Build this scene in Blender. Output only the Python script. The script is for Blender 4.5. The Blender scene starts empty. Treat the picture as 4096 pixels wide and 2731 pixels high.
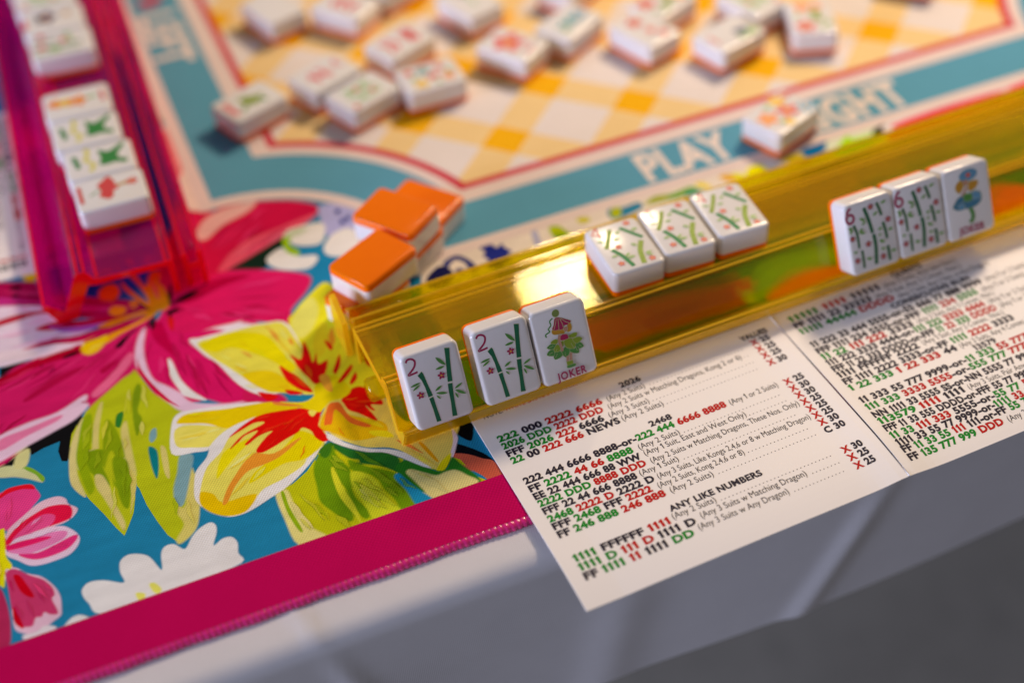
import bpy, bmesh, math, random
# a close-up of a mahjong table: printed mat, two acrylic racks, tiles and rule cards
from mathutils import Vector, Matrix
from mathutils.geometry import tessellate_polygon
random.seed(4)
MM = 0.001
SC = bpy.context.scene
COL = SC.collection
# ------------------------------------------------------------------ camera, light, exposure
def place_camera():
    cd = bpy.data.cameras.new('camera'); co = bpy.data.objects.new('camera', cd); COL.objects.link(co)
    yaw, pitch, roll = -0.3344821758, 0.7645654167, 0.0774738595
    fwd = Vector((-math.sin(yaw)*math.cos(pitch), math.cos(yaw)*math.cos(pitch), -math.sin(pitch)))
    r0 = Vector((math.cos(yaw), math.sin(yaw), 0)); d0 = fwd.cross(r0)
    r = math.cos(roll)*r0+math.sin(roll)*d0; d = -math.sin(roll)*r0+math.cos(roll)*d0
    m = Matrix((r, -d, -fwd)).transposed().to_4x4()
    m.translation = Vector((-69.657, -335.584, 404.194))*MM
    co.matrix_world = m
    cd.sensor_width = 36; cd.lens = 5919.42/4096*36; cd.clip_start = .01; cd.clip_end = 60
    cd.dof.use_dof = True; cd.dof.focus_distance = .536; cd.dof.aperture_fstop = 2.8; cd.dof.aperture_blades = 9
    SC.camera = co
place_camera()
world = bpy.data.worlds.new('World'); SC.world = world; world.use_nodes = True
bg = world.node_tree.nodes['Background']; bg.inputs[0].default_value = (.68, .67, .74, 1); bg.inputs[1].default_value = .20
def area(name, loc, target, size, power, color, sy=None, shape='DISK'):
    ld = bpy.data.lights.new(name, 'AREA'); ld.shape = 'RECTANGLE' if sy else shape; ld.size = size
    if sy: ld.size_y = sy
    ld.energy = power; ld.color = color
    o = bpy.data.objects.new(name, ld); COL.objects.link(o); o.location = loc
    o.rotation_euler = (Vector(target)-Vector(loc)).to_track_quat('-Z', 'Y').to_euler()
    return o
area('ceiling_lamp', (.70, .56, .74), (.18, .15, 0), .18, 9.4, (1, .765, .53))
area('pendant_lamp', (.515, 1.105, 1.0), (.1, .1, 0), .09, 1.9, (1, .80, .50))
area('window_light', (-3.0, -.25, .55), (.05, .1, 0), 1.5, 120, (.66, .72, 1.0), sy=.9)
SC.view_settings.view_transform = 'Standard'; SC.view_settings.look = 'None'
SC.view_settings.exposure = 0; SC.view_settings.gamma = 1
SC.cycles.use_denoising = True; SC.cycles.max_bounces = 14; SC.cycles.transparent_max_bounces = 40
SC.cycles.transmission_bounces = 10; SC.cycles.sample_clamp_indirect = 6
# ------------------------------------------------------------------ materials
MATS = {}
def nodes(name):
    m = bpy.data.materials.new(name); m.use_nodes = True
    return m, m.node_tree.nodes, m.node_tree.links, m.node_tree.nodes['Principled BSDF']
def plain(name, col, rough=.4, spec=.5, coat=0, noise=0, nscale=200, bump=0, bscale=900, metal=0, sss=0, sheen=0):
    if name in MATS: return MATS[name]
    m, N, L, b = nodes(name)
    b.inputs['Base Color'].default_value = (*col, 1); b.inputs['Roughness'].default_value = rough
    b.inputs['Specular IOR Level'].default_value = spec; b.inputs['Coat Weight'].default_value = coat; b.inputs['Coat Roughness'].default_value = .08
    b.inputs['Metallic'].default_value = metal; b.inputs['Sheen Weight'].default_value = sheen
    if sss:
        b.inputs['Subsurface Weight'].default_value = sss; b.inputs['Subsurface Radius'].default_value = (1, .8, .7); b.inputs['Subsurface Scale'].default_value = .0015
    tc = N.new('ShaderNodeTexCoord')
    if noise:
        n = N.new('ShaderNodeTexNoise'); n.inputs['Scale'].default_value = nscale; n.inputs['Detail'].default_value = 4
        L.new(tc.outputs['Object'], n.inputs['Vector'])
        mx = N.new('ShaderNodeMix'); mx.data_type = 'RGBA'
        mx.inputs[6].default_value = tuple(c*(1-noise) for c in col)+(1,); mx.inputs[7].default_value = tuple(min(.95, c*(1+noise)) for c in col)+(1,)
        L.new(n.outputs['Fac'], mx.inputs[0]); L.new(mx.outputs[2], b.inputs['Base Color'])
    if bump:
        n = N.new('ShaderNodeTexNoise'); n.inputs['Scale'].default_value = bscale; L.new(tc.outputs['Object'], n.inputs['Vector'])
        bp = N.new('ShaderNodeBump'); bp.inputs['Strength'].default_value = bump; bp.inputs['Distance'].default_value = .0004
        L.new(n.outputs['Fac'], bp.inputs['Height']); L.new(bp.outputs[0], b.inputs['Normal'])
    MATS[name] = m; return m
def mth(N, L, op, a, b=None, c=None):
    n = N.new('ShaderNodeMath'); n.operation = op
    for i, v in enumerate((a, b, c)):
        if v is None: continue
        if isinstance(v, (int, float)): n.inputs[i].default_value = v
        else: L.new(v, n.inputs[i])
    return n.outputs[0]
def weave_height(N, L, pitch, ang=0):
    """knit / twill cells in world metres: product of two waves -> height 0..1"""
    g = N.new('ShaderNodeNewGeometry'); s = N.new('ShaderNodeSeparateXYZ')
    nz = N.new('ShaderNodeTexNoise'); nz.inputs['Scale'].default_value = 60; L.new(g.outputs['Position'], nz.inputs['Vector'])
    L.new(g.outputs['Position'], s.inputs[0])
    w = mth(N, L, 'MULTIPLY', nz.outputs['Fac'], 1.2)
    k = 2*math.pi/pitch
    ca, sa = math.cos(ang), math.sin(ang)
    yz = mth(N, L, 'ADD', s.outputs[1], s.outputs[2])
    u = mth(N, L, 'ADD', mth(N, L, 'MULTIPLY', s.outputs[0], ca*k), mth(N, L, 'MULTIPLY', yz, sa*k))
    v = mth(N, L, 'ADD', mth(N, L, 'MULTIPLY', s.outputs[0], -sa*k), mth(N, L, 'MULTIPLY', yz, ca*k))
    u = mth(N, L, 'ADD', u, w)
    return mth(N, L, 'MULTIPLY_ADD', mth(N, L, 'MULTIPLY', mth(N, L, 'SINE', u), mth(N, L, 'SINE', v)), .5, .5)
def fabric(name, col=None, pitch=.0013, dark=.30, bump=.5, rough=.85, attr=None, sheen=0, ang=.12, gingham=False, streak=0):
    m, N, L, b = nodes(name)
    b.inputs['Roughness'].default_value = rough; b.inputs['Specular IOR Level'].default_value = .02; b.inputs['Sheen Weight'].default_value = sheen; b.inputs['Sheen Roughness'].default_value = .5
    h = weave_height(N, L, pitch, ang)
    if attr:
        a = N.new('ShaderNodeAttribute'); a.attribute_name = attr; csrc = a.outputs['Color']
    elif gingham:
        tc = N.new('ShaderNodeNewGeometry'); s = N.new('ShaderNodeSeparateXYZ'); L.new(tc.outputs['Position'], s.inputs[0])
        p = mth(N, L, 'MULTIPLY', mth(N, L, 'ADD', s.outputs[0], s.outputs[1]), .70711)
        q = mth(N, L, 'MULTIPLY', mth(N, L, 'SUBTRACT', s.outputs[1], s.outputs[0]), .70711)
        P_ = .04667
        def band(v, o):
            f = mth(N, L, 'FRACT', mth(N, L, 'ADD', mth(N, L, 'DIVIDE', mth(N, L, 'SUBTRACT', v, o), P_), 50.5))
            return mth(N, L, 'LESS_THAN', mth(N, L, 'ABSOLUTE', mth(N, L, 'SUBTRACT', f, .5)), .0087/P_)
        f = mth(N, L, 'MULTIPLY', mth(N, L, 'ADD', band(p, .2149), band(q, .04985)), .5)
        r = N.new('ShaderNodeValToRGB'); r.color_ramp.interpolation = 'CONSTANT'
        e = r.color_ramp.elements; e[0].color = (.80, .72, .68, 1); e[1].position = .9; e[1].color = (.90, .46, .010, 1)
        e2 = e.new(.3); e2.color = (.86, .62, .29, 1)
        L.new(f, r.inputs[0]); csrc = r.outputs[0]
    else:
        n = N.new('ShaderNodeRGB'); n.outputs[0].default_value = (*col, 1); csrc = n.outputs[0]
    g = N.new('ShaderNodeNewGeometry'); nz = N.new('ShaderNodeTexNoise'); nz.inputs['Scale'].default_value = 45; nz.inputs['Detail'].default_value = 6
    mp = N.new('ShaderNodeMapping'); mp.inputs['Scale'].default_value = (1, 3.5 if streak else 1, 1); mp.inputs['Rotation'].default_value = (0, 0, .7)
    L.new(g.outputs['Position'], mp.inputs['Vector']); L.new(mp.outputs[0], nz.inputs['Vector'])
    v = mth(N, L, 'MULTIPLY', mth(N, L, 'MULTIPLY_ADD', h, dark, 1-dark*.6), mth(N, L, 'MULTIPLY_ADD', nz.outputs['Fac'], .42 if streak else .12, .79 if streak else .94))
    hs = N.new('ShaderNodeVectorMath'); hs.operation = 'SCALE'; L.new(csrc, hs.inputs[0]); L.new(v, hs.inputs['Scale'])
    L.new(hs.outputs[0], b.inputs['Base Color'])
    bp = N.new('ShaderNodeBump'); bp.inputs['Strength'].default_value = bump; bp.inputs['Distance'].default_value = .00018
    L.new(h, bp.inputs['Height']); L.new(bp.outputs[0], b.inputs['Normal'])
    MATS[name] = m; return m
def acrylic(name, tint, refr=.3, rough=.06, glow=None, edge=0, spec=(1, 1, 1)):
    """clear tinted acrylic sheet: tinted straight-through light, some refraction, mirror gloss by angle"""
    m, N, L, b = nodes(name); N.remove(b)
    out = N['Material Output']
    tr = N.new('ShaderNodeBsdfTransparent'); tr.inputs[0].default_value = (*tint, 1)
    rf = N.new('ShaderNodeBsdfRefraction'); rf.inputs[0].default_value = (*tint, 1); rf.inputs['IOR'].default_value = 1.42; rf.inputs['Roughness'].default_value = rough
    gl = N.new('ShaderNodeBsdfGlossy'); gl.inputs[0].default_value = (*spec, 1); gl.inputs['Roughness'].default_value = rough
    tc = N.new('ShaderNodeTexCoord'); nz = N.new('ShaderNodeTexNoise'); nz.inputs['Scale'].default_value = 38; L.new(tc.outputs['Object'], nz.inputs['Vector'])
    bp = N.new('ShaderNodeBump'); bp.inputs['Strength'].default_value = .22; bp.inputs['Distance'].default_value = .001; L.new(nz.outputs['Fac'], bp.inputs['Height'])
    L.new(bp.outputs[0], gl.inputs['Normal']); L.new(bp.outputs[0], rf.inputs['Normal'])
    m1 = N.new('ShaderNodeMixShader'); m1.inputs[0].default_value = refr; L.new(tr.outputs[0], m1.inputs[1]); L.new(rf.outputs[0], m1.inputs[2])
    body = m1.outputs[0]
    if edge:  # glow of edge-lit acrylic put in as matte and translucent colour
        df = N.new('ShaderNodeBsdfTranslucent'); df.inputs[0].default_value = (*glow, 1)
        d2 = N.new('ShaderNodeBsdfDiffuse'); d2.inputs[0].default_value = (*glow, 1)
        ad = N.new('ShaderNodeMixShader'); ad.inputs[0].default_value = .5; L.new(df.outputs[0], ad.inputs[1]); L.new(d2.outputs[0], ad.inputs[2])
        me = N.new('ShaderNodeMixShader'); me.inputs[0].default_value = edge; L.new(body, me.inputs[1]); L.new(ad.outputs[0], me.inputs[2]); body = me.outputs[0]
    lw = N.new('ShaderNodeLayerWeight'); lw.inputs['Blend'].default_value = .5
    fr = mth(N, L, 'MULTIPLY_ADD', mth(N, L, 'POWER', lw.outputs['Facing'], 5.0), .8, .035)
    m2 = N.new('ShaderNodeMixShader'); L.new(fr, m2.inputs[0]); L.new(body, m2.inputs[1]); L.new(gl.outputs[0], m2.inputs[2])
    L.new(m2.outputs[0], out.inputs['Surface'])
    MATS[name] = m; return m
# ------------------------------------------------------------------ helpers
def link(name, me, mats, parent=None):
    o = bpy.data.objects.new(name, me); COL.objects.link(o)
    for m in (mats if isinstance(mats, (list, tuple)) else [mats]):
        if m and len(me.materials) < 8 and m.name not in [x.name for x in me.materials if x]: me.materials.append(m)
    if parent: o.parent = parent
    return o
def tag(o, label, cat, group=None, kind=None):
    if label: o['label'] = label
    if cat: o['category'] = cat
    if group: o['group'] = group
    if kind: o['kind'] = kind
    return o
def empty(name, mw):
    o = bpy.data.objects.new(name, None); COL.objects.link(o); o.matrix_world = mw; o.empty_display_size = .01
    return o
def mesh(name, verts, faces, smooth=False):
    me = bpy.data.meshes.new(name); me.from_pydata([tuple(c*MM for c in v) for v in verts], [], faces)
    if smooth: me.polygons.foreach_set('use_smooth', [True]*len(me.polygons))
    me.update(); return me
def from_bm(bm, name, smooth=False):
    me = bpy.data.meshes.new(name); bm.to_mesh(me); bm.free()
    if smooth: me.polygons.foreach_set('use_smooth', [True]*len(me.polygons))
    return me
def crom(P, n=4):
    r = []
    N = len(P)
    for i in range(N):
        p0, p1, p2, p3 = P[i-1], P[i], P[(i+1) % N], P[(i+2) % N]
        for j in range(n):
            t = j/n
            r.append(tuple(.5*(2*b+(c-a)*t+(2*a-5*b+4*c-d)*t*t+(3*b-a-3*c+d)*t**3) for a, b, c, d in zip(p0, p1, p2, p3)))
    return r
def open_crom(P, n=6):
    Q = [P[0]]+list(P)+[P[-1]]; r = []
    for i in range(1, len(Q)-2):
        for j in range(n):
            t = j/n
            r.append(tuple(.5*(2*b+(c-a)*t+(2*a-5*b+4*c-d)*t*t+(3*b-a-3*c+d)*t**3) for a, b, c, d in zip(Q[i-1], Q[i], Q[i+1], Q[i+2])))
    r.append(tuple(P[-1])); return r
def parse(s): return [tuple(float(v) for v in p.split(',')) for p in s.split()]
class Flat:
    """collects flat coloured shapes (x, y in mm) at rising heights"""
    def __init__(s, z, dz): s.v = []; s.f = []; s.c = []; s.z = z; s.dz = dz; s.al = []
    def poly(s, pts, col, feather=0, under=None):
        n0 = len(s.v); n = len(pts)
        if feather:                     # soft painted rim: full ink inside, blending into the neighbouring ink outside
            ar = sum(pts[i-1][0]*pts[i][1]-pts[i][0]*pts[i-1][1] for i in range(n)); sg = 1 if ar > 0 else -1
            per = sum(math.dist(pts[i-1], pts[i]) for i in range(n)); feather = min(feather, .36*abs(ar)/per)
            rim = []; core = []
            for i in range(n):
                a, b_ = pts[i-1], pts[(i+1) % n]; dx, dy = b_[0]-a[0], b_[1]-a[1]; d = math.hypot(dx, dy) or 1
                nx, ny = dy/d*sg, -dx/d*sg; x, y = pts[i]
                rim.append((x+nx*feather*.5, y+ny*feather*.5)); core.append((x-nx*feather*.5, y-ny*feather*.5))
            uc = [under(x, y) for x, y in rim]
            m0 = len(s.v); s.v += [(x, y, s.z) for x, y in core]+[(x, y, s.z-.00012) for x, y in rim]
            for i in range(n):
                j = (i+1) % n; q = (m0+i, m0+j, m0+n+j, m0+n+i)
                s.f.append(q if sg < 0 else q[::-1]); s.c.append(col); ui, uj = uc[i], uc[j]; s.al.append((col, col, uj, ui) if sg < 0 else (ui, uj, col, col))
            pts = core; n0 = len(s.v)
        s.v += [(x, y, s.z) for x, y in pts]
        for t in tessellate_polygon([[Vector((x, y, 0)) for x, y in pts]]):
            a, b, c = (Vector(s.v[n0+i]) for i in t)
            if (b-a).cross(c-a).z < 0: t = (t[0], t[2], t[1])
            s.f.append(tuple(n0+i for i in t)); s.c.append(col); s.al.append(None)
        s.z += s.dz
    def build(s, name, mat, parent):
        me = mesh(name, s.v, s.f)
        at = me.color_attributes.new('print', 'FLOAT_COLOR', 'CORNER')
        for p, c, al in zip(me.polygons, s.c, s.al):
            for k, li in enumerate(p.loop_indices): at.data[li].color = (*(al[k] if al else c), 1)
        return link(name, me, mat, parent)
def extrude(name, prof, x0, x1, caps=True):
    """closed profile [(u, z)] swept along local x (mm)"""
    n = len(prof); v = [(x0, u, z) for u, z in prof]+[(x1, u, z) for u, z in prof]
    f = [(i, (i+1) % n, n+(i+1) % n, n+i) for i in range(n)]
    if caps:
        for t in tessellate_polygon([[Vector((u, z, 0)) for u, z in prof]]):
            f.append(tuple(t)); f.append(tuple(n+i for i in reversed(t)))
    me = mesh(name, v, f)
    bm = bmesh.new(); bm.from_mesh(me); bmesh.ops.recalc_face_normals(bm, faces=bm.faces); bm.to_mesh(me); bm.free()
    return me
def box(x0, x1, y0, y1, z0, z1, name='box', bev=0, seg=2):
    bm = bmesh.new(); bmesh.ops.create_cube(bm, size=1)
    for v in bm.verts: v.co = Vector(((x0+x1)/2+v.co.x*(x1-x0), (y0+y1)/2+v.co.y*(y1-y0), (z0+z1)/2+v.co.z*(z1-z0)))*MM
    if bev: bmesh.ops.bevel(bm, geom=list(bm.edges), offset=bev*MM, segments=seg, affect='EDGES', profile=.5)
    return from_bm(bm, name)
def lathe(name, prof, seg=20):
    v = []; f = []
    for r, z in prof:
        for i in range(seg): v.append((r*math.cos(2*math.pi*i/seg), r*math.sin(2*math.pi*i/seg), z))
    for k in range(len(prof)-1):
        for i in range(seg): f.append((k*seg+i, k*seg+(i+1) % seg, (k+1)*seg+(i+1) % seg, (k+1)*seg+i))
    f.append(tuple(range(seg))[::-1]); f.append(tuple((len(prof)-1)*seg+i for i in range(seg)))
    return mesh(name, v, f, True)
GL = {}
def raw_text(body, bold):
    cu = bpy.data.curves.new('text', 'FONT'); cu.body = body; cu.offset = bold; cu.resolution_u = 3
    o = bpy.data.objects.new('text', cu); COL.objects.link(o)
    dg = bpy.context.evaluated_depsgraph_get(); me = bpy.data.meshes.new_from_object(o.evaluated_get(dg))
    V = [(v.co.x, v.co.y) for v in me.vertices]; F = [tuple(p.vertices) for p in me.polygons]
    bpy.data.objects.remove(o); bpy.data.curves.remove(cu); bpy.data.meshes.remove(me)
    return V, F
def glyph(c, bold):
    k = (c, bold)
    if k not in GL:
        if c == '1':                   # flagged figure one
            w = .075+bold*1.15; h = .70+bold; adv = .36
            P = [(.30, -bold), (.30, h), (.30-w*.9, h), (.05-bold, h-.13-bold), (.05-bold*.6, h-.27-bold*1.5), (.30-w*1.55, h-.19-bold*.6), (.30-w*1.55, -bold)]
            GL[k] = (P, [tuple(t) for t in tessellate_polygon([[Vector((x, y, 0)) for x, y in P]])], adv+bold)
        else:
            wd = lambda t: (lambda V: max(v[0] for v in V)-min(v[0] for v in V))(raw_text(t, 0)[0])
            adv = wd('H'+c+'H')-wd('HH')
            V, F = raw_text(c, bold) if c != ' ' else ([], [])
            GL[k] = (V, F, adv+bold*.8)
    return GL[k]
def text_mesh(segs, bold=0., spacing=1.0):
    """segs [(text, material)] -> mesh in font units, one material slot per colour"""
    v = []; f = []; mi = []; mats = []; x = 0
    for t, m in segs:
        if m not in mats: mats.append(m)
        for c in t:
            V, F, adv = glyph(c, bold); n = len(v)
            v += [(a+x, b_, 0) for a, b_ in V]
            for p in F:
                a, b_, c_ = (Vector(v[n+i]) for i in p[:3])
                f.append(tuple(n+i for i in (p if (b_-a).cross(c_-a).z > 0 else p[::-1]))); mi.append(mats.index(m))
            x += adv*spacing
    me = bpy.data.meshes.new('printed_text'); me.from_pydata(v, [], f)
    for m in mats: me.materials.append(m)
    me.polygons.foreach_set('material_index', mi); me.update()
    return me
def fit_text(name, segs, x0, y0, width, cap, z, parent, bold=0., spacing=1.0, rot=0, natural=False):
    me = text_mesh(segs, bold, spacing)
    if not len(me.vertices): return None
    xs = [v.co.x for v in me.vertices]; a, b = min(xs), max(xs)
    sy = cap/.70
    sx = sy if natural else width/(b-a)
    c, s = math.cos(rot), math.sin(rot)
    for v in me.vertices:
        X, Y = (v.co.x-a)*sx, v.co.y*sy
        v.co = Vector((x0+c*X-s*Y, y0+s*X+c*Y, z))*MM
    o = bpy.data.objects.new(name, me); COL.objects.link(o); o.parent = parent
    return o
PRINT=[
('dark_gap',(0.006,0.006,0.007),0,'-1213,1389 -1159,1372 -1095,1359 -1046,1359 -1058,1283 -1157,1304 -1228,1285'),
('dark_gap',(0.007,0.007,0.008),0,'-1285,878 -1219,895 -1065,969 -982,988 -950,932 -1016,872 -1040,795 -1054,747 -1074,756 -1078,813 -1062,861 -1128,852 -1185,832 -1235,823 -1263,813 -1292,830'),
('dark_gap',(0.007,0.026,0.015),0,'-305,1545 -272,1583 -92,1616 29,1656 73,1635 54,1619 -28,1561 -69,1517 -82,1490 -133,1462 -225,1481'),
('dark_gap',(0.005,0.005,0.006),1,'306,290 330,318 386,284 375,243 363,217 351,201 337,211 322,236 310,266'),
('dark_gap',(0.004,0.006,0.010),1,'289,210 317,190 348,154 375,114 393,64 356,95 320,133 288,154 261,163'),
('coral_petal',(0.691,0.129,0.068),1,'265,167 290,160 322,138 358,101 389,73 404,5 399,-20 344,-10 327,24 297,72 271,104 263,128'),
('leaf_print',(0.567,0.615,0.006),0,'-126,417 -73,348 48,282 100,215 148,159 193,112 219,117 258,154 281,131 302,36 334,-4 326,-25 116,-16 67,-15 -150,-6 -276,-11 -372,-1 -386,111 -386,257 -313,281 -248,318 -213,353 -163,417'),
('leaf_print',(0.021,0.173,0.021),1,'-122,419 -90,373 -22,315 48,282 77,239 74,193 45,181 4,226 -56,267 -61,290 -90,313 -125,381'),
('leaf_print',(0.173,0.348,0.004),1,'-208,351 -160,406 -126,408 -126,338 -102,258 -118,207 -125,127 -102,52 -103,20 -126,15 -144,71 -145,161 -153,231 -153,291 -163,287 -171,231 -170,156 -157,85 -162,31 -186,31 -224,100 -247,160 -238,229 -229,301'),
('leaf_print',(0.051,0.206,0.010),1,'-176,405 -131,419 -130,392 -150,358 -171,351 -183,373'),
('leaf_print',(0.189,0.372,0.004),1,'-93,305 -44,248 5,208 45,164 54,85 75,-10 14,-14 -2,62 -19,119 -26,172 -63,227 -97,252'),
('leaf_print',(0.754,0.773,0.026),1,'-160,298 -154,266 -151,180 -139,85 -143,-1 -155,52 -175,142 -176,217 -170,273'),
('leaf_print',(0.700,0.773,0.021),1,'-100,245 -64,224 -33,167 -27,114 -12,50 2,-13 -93,-12 -105,77 -119,166 -113,221'),
('leaf_print',(0.026,0.223,0.017),1,'50,196 100,215 148,159 192,111 222,115 258,154 278,106 310,28 305,-15 273,45 246,88 211,95 172,90 135,122 98,158 79,157 88,111 109,51 129,-11 104,37 77,99 56,142'),
('leaf_print',(0.831,0.736,0.261),1,'79,157 100,164 137,130 175,97 213,99 247,92 276,52 297,-3 131,-24 109,51 90,118'),
('leaf_print',(0.015,0.314,0.551),1,'35,160 52,165 65,134 91,68 128,-15 67,-15 52,78 35,135'),
('leaf_print',(0.860,0.792,0.261),1,'-385,261 -343,262 -338,218 -333,151 -312,61 -270,-13 -372,-1 -387,128'),
('leaf_print',(0.303,0.492,0.005),1,'-364,263 -354,254 -355,177 -343,76 -345,49 -357,70 -369,151 -369,224'),
('leaf_print',(0.516,0.603,0.010),0,'-719,1131 -710,1065 -696,997 -660,929 -589,819 -626,779 -641,688 -650,326 -669,259 -703,208 -754,181 -787,240 -807,316 -826,407 -834,496 -839,514 -853,474 -877,393 -903,345 -929,302 -950,352 -977,432 -1014,526 -1037,606 -1047,674 -1047,755 -1040,795 -1015,880 -971,941 -916,999 -844,1050 -778,1097'),
('leaf_print',(0.767,0.698,0.261),1,'-972,934 -946,955 -982,881 -1015,784 -1032,660 -1022,540 -1061,619 -1053,723 -1033,808 -1005,875'),
('leaf_print',(0.225,0.353,0.006),1,'-727,1038 -719,1009 -739,941 -758,891 -752,838 -785,764 -789,798 -781,877 -767,954 -747,1013'),
('leaf_print',(0.310,0.462,0.004),1,'-946,955 -926,945 -947,832 -984,690 -984,575 -1010,550 -1022,656 -1022,747 -992,853 -968,924'),
('leaf_print',(0.715,0.650,0.192),1,'-890,987 -874,996 -893,929 -915,857 -936,746 -944,619 -973,633 -965,721 -947,816 -925,903'),
('leaf_print',(0.270,0.399,0.004),1,'-879,898 -856,846 -849,745 -858,647 -865,558 -919,553 -887,692 -896,728 -922,677 -944,619 -923,740 -905,820'),
('leaf_print',(0.715,0.650,0.192),1,'-835,828 -810,857 -816,770 -821,693 -831,566 -865,558 -850,683 -846,760'),
('leaf_print',(0.029,0.225,0.029),1,'-833,909 -810,911 -821,871 -839,834 -853,849 -845,886'),
('leaf_print',(0.225,0.364,0.004),1,'-988,759 -923,745 -937,671 -930,564 -966,605 -986,678'),
('leaf_print',(0.225,0.364,0.004),1,'-896,684 -850,662 -855,553 -886,428 -908,453 -909,562'),
('leaf_print',(0.732,0.650,0.225),1,'-972,631 -947,619 -933,550 -934,488 -915,366 -928,327 -946,425 -963,509 -978,571'),
('leaf_print',(0.698,0.634,0.142),1,'-850,606 -834,551 -862,455 -889,391 -868,481'),
('leaf_print',(0.732,0.666,0.162),1,'-635,530 -641,375 -669,259 -703,208 -754,181 -762,207 -722,262 -734,327 -727,361 -697,348'),
('leaf_print',(0.225,0.424,0.475),1,'-659,597 -616,573 -643,494 -700,357 -728,369 -719,443 -689,515'),
('leaf_print',(0.715,0.650,0.192),1,'-719,666 -702,642 -719,505 -732,535'),
('leaf_print',(0.004,0.225,0.261),1,'-760,686 -735,658 -744,580 -762,521 -769,541 -769,608'),
('leaf_print',(0.217,0.424,0.475),1,'-735,764 -714,771 -721,726 -742,704 -749,723'),
('leaf_print',(0.682,0.715,0.364),1,'-1293,825 -1240,808 -1191,773 -1152,707 -1158,682 -1199,717 -1249,752 -1300,772 -1328,805'),
('leaf_print',(0.225,0.488,0.029),1,'-1215,796 -1181,767 -1147,705 -1158,685 -1175,730 -1203,767'),
('leaf_print',(0.715,0.715,0.310),1,'-1223,865 -1176,871 -1199,791 -1244,796'),
('pink_daisy',(0.860,0.055,0.278),1,'-1356,684 -1311,695 -1277,706 -1229,700 -1199,685 -1177,632 -1184,605 -1247,550 -1317,507 -1368,516'),
('pink_daisy',(0.860,0.006,0.024),1,'-1336,675 -1312,687 -1277,706 -1203,693 -1189,660 -1232,680 -1281,681 -1315,669'),
('pink_daisy',(0.860,0.565,0.697),1,'-1325,467 -1306,509 -1247,550 -1182,588 -1122,590 -1093,566 -1088,537 -1063,506 -1064,488 -1084,467 -1118,453 -1156,451 -1243,436 -1328,431'),
('pink_daisy',(0.860,0.008,0.064),1,'-1324,459 -1274,510 -1211,540 -1155,554 -1098,538 -1079,510 -1089,469 -1122,460 -1165,459 -1251,454 -1322,436'),
('pink_daisy',(0.860,0.084,0.300),1,'-1226,510 -1176,524 -1142,501 -1165,463 -1240,457 -1299,451 -1285,470'),
('pink_daisy',(0.860,0.651,0.845),1,'-1331,404 -1293,452 -1214,452 -1136,446 -1099,414 -1078,367 -1090,329 -1124,301 -1172,295 -1223,297 -1262,311 -1298,352 -1329,385'),
('pink_daisy',(0.860,0.236,0.532),1,'-1325,412 -1244,429 -1165,429 -1115,410 -1136,379 -1228,364 -1284,375'),
('pink_daisy',(0.860,0.033,0.226),1,'-1289,377 -1229,357 -1159,368 -1094,382 -1085,363 -1124,330 -1183,321 -1234,327 -1272,351'),
('pink_daisy',(0.860,0.013,0.149),1,'-1328,431 -1270,434 -1193,420 -1174,404 -1248,402 -1320,410'),
('pink_daisy',(0.860,0.565,0.725),1,'-1345,325 -1312,324 -1273,277 -1232,244 -1200,188 -1186,134 -1191,75 -1198,51 -1225,37 -1242,25 -1230,7 -1286,-1 -1331,33 -1351,62 -1351,128 -1347,228'),
('pink_daisy',(0.651,0.047,0.172),1,'-1345,310 -1313,317 -1269,268 -1229,229 -1206,184 -1202,148 -1214,133 -1206,89 -1206,62 -1230,69 -1247,87 -1259,73 -1279,75 -1293,48 -1318,53 -1344,78 -1349,141 -1347,228'),
('pink_daisy',(0.651,0.000,0.013),1,'-1323,286 -1303,284 -1285,234 -1269,172 -1284,172 -1309,210'),
('pink_daisy',(0.651,0.000,0.013),1,'-1345,152 -1335,134 -1322,55 -1336,61 -1349,94'),
('pink_daisy',(0.486,0.024,0.107),1,'-1399,286 -1373,254 -1364,215 -1359,145 -1363,67 -1380,-3 -1429,0'),
('pink_daisy',(0.860,0.824,0.004),1,'-1378,520 -1336,520 -1321,513 -1329,439 -1332,383 -1320,341 -1328,324 -1345,325 -1358,254 -1372,267 -1405,317'),
('white_flower',(0.860,0.860,0.860),1,'-1112,127 -1084,149 -1034,136 -972,97 -975,148 -966,193 -936,211 -897,198 -866,168 -840,96 -827,164 -808,192 -776,190 -745,152 -712,191 -679,219 -638,232 -620,214 -624,179 -648,125 -612,141 -581,135 -568,102 -577,56 -579,8 -754,-9 -910,-13 -1071,0 -1100,60 -1112,93'),
('white_flower',(0.860,0.860,0.860),1,'-943,175 -907,173 -882,119 -888,66 -929,71 -955,117'),
('white_flower',(0.860,0.860,0.860),1,'-635,90 -597,94 -594,43 -654,14 -683,27'),
('white_flower',(0.860,0.860,0.146),1,'-893,54 -873,50 -858,14 -874,1 -888,18'),
('white_flower',(0.860,0.860,0.146),1,'-943,36 -914,19 -927,-6 -942,5'),
('white_flower',(0.860,0.860,0.860),1,'-1197,-2 -1167,24 -1137,25 -1111,2 -1095,-22 -1201,-26'),
('white_flower',(0.860,0.804,0.860),1,'-1332,20 -1283,18 -1256,31 -1220,8 -1249,-18 -1313,-14'),
('lily_print',(0.424,0.003,0.076),1,'-1197,1936 -1141,1899 -1000,1830 -983,1747 -821,1639 -533,1451 -791,1479 -960,1598 -1169,1699 -1225,1726'),
('lily_print',(0.603,0.029,0.261),1,'-1155,1800 -1020,1705 -851,1604 -670,1488 -892,1575 -1053,1682 -1163,1745'),
('lily_print',(0.860,0.715,0.860),1,'-1225,1726 -1080,1705 -998,1655 -944,1552 -804,1409 -622,1426 -871,1367 -959,1363 -1091,1362 -1267,1410'),
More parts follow.
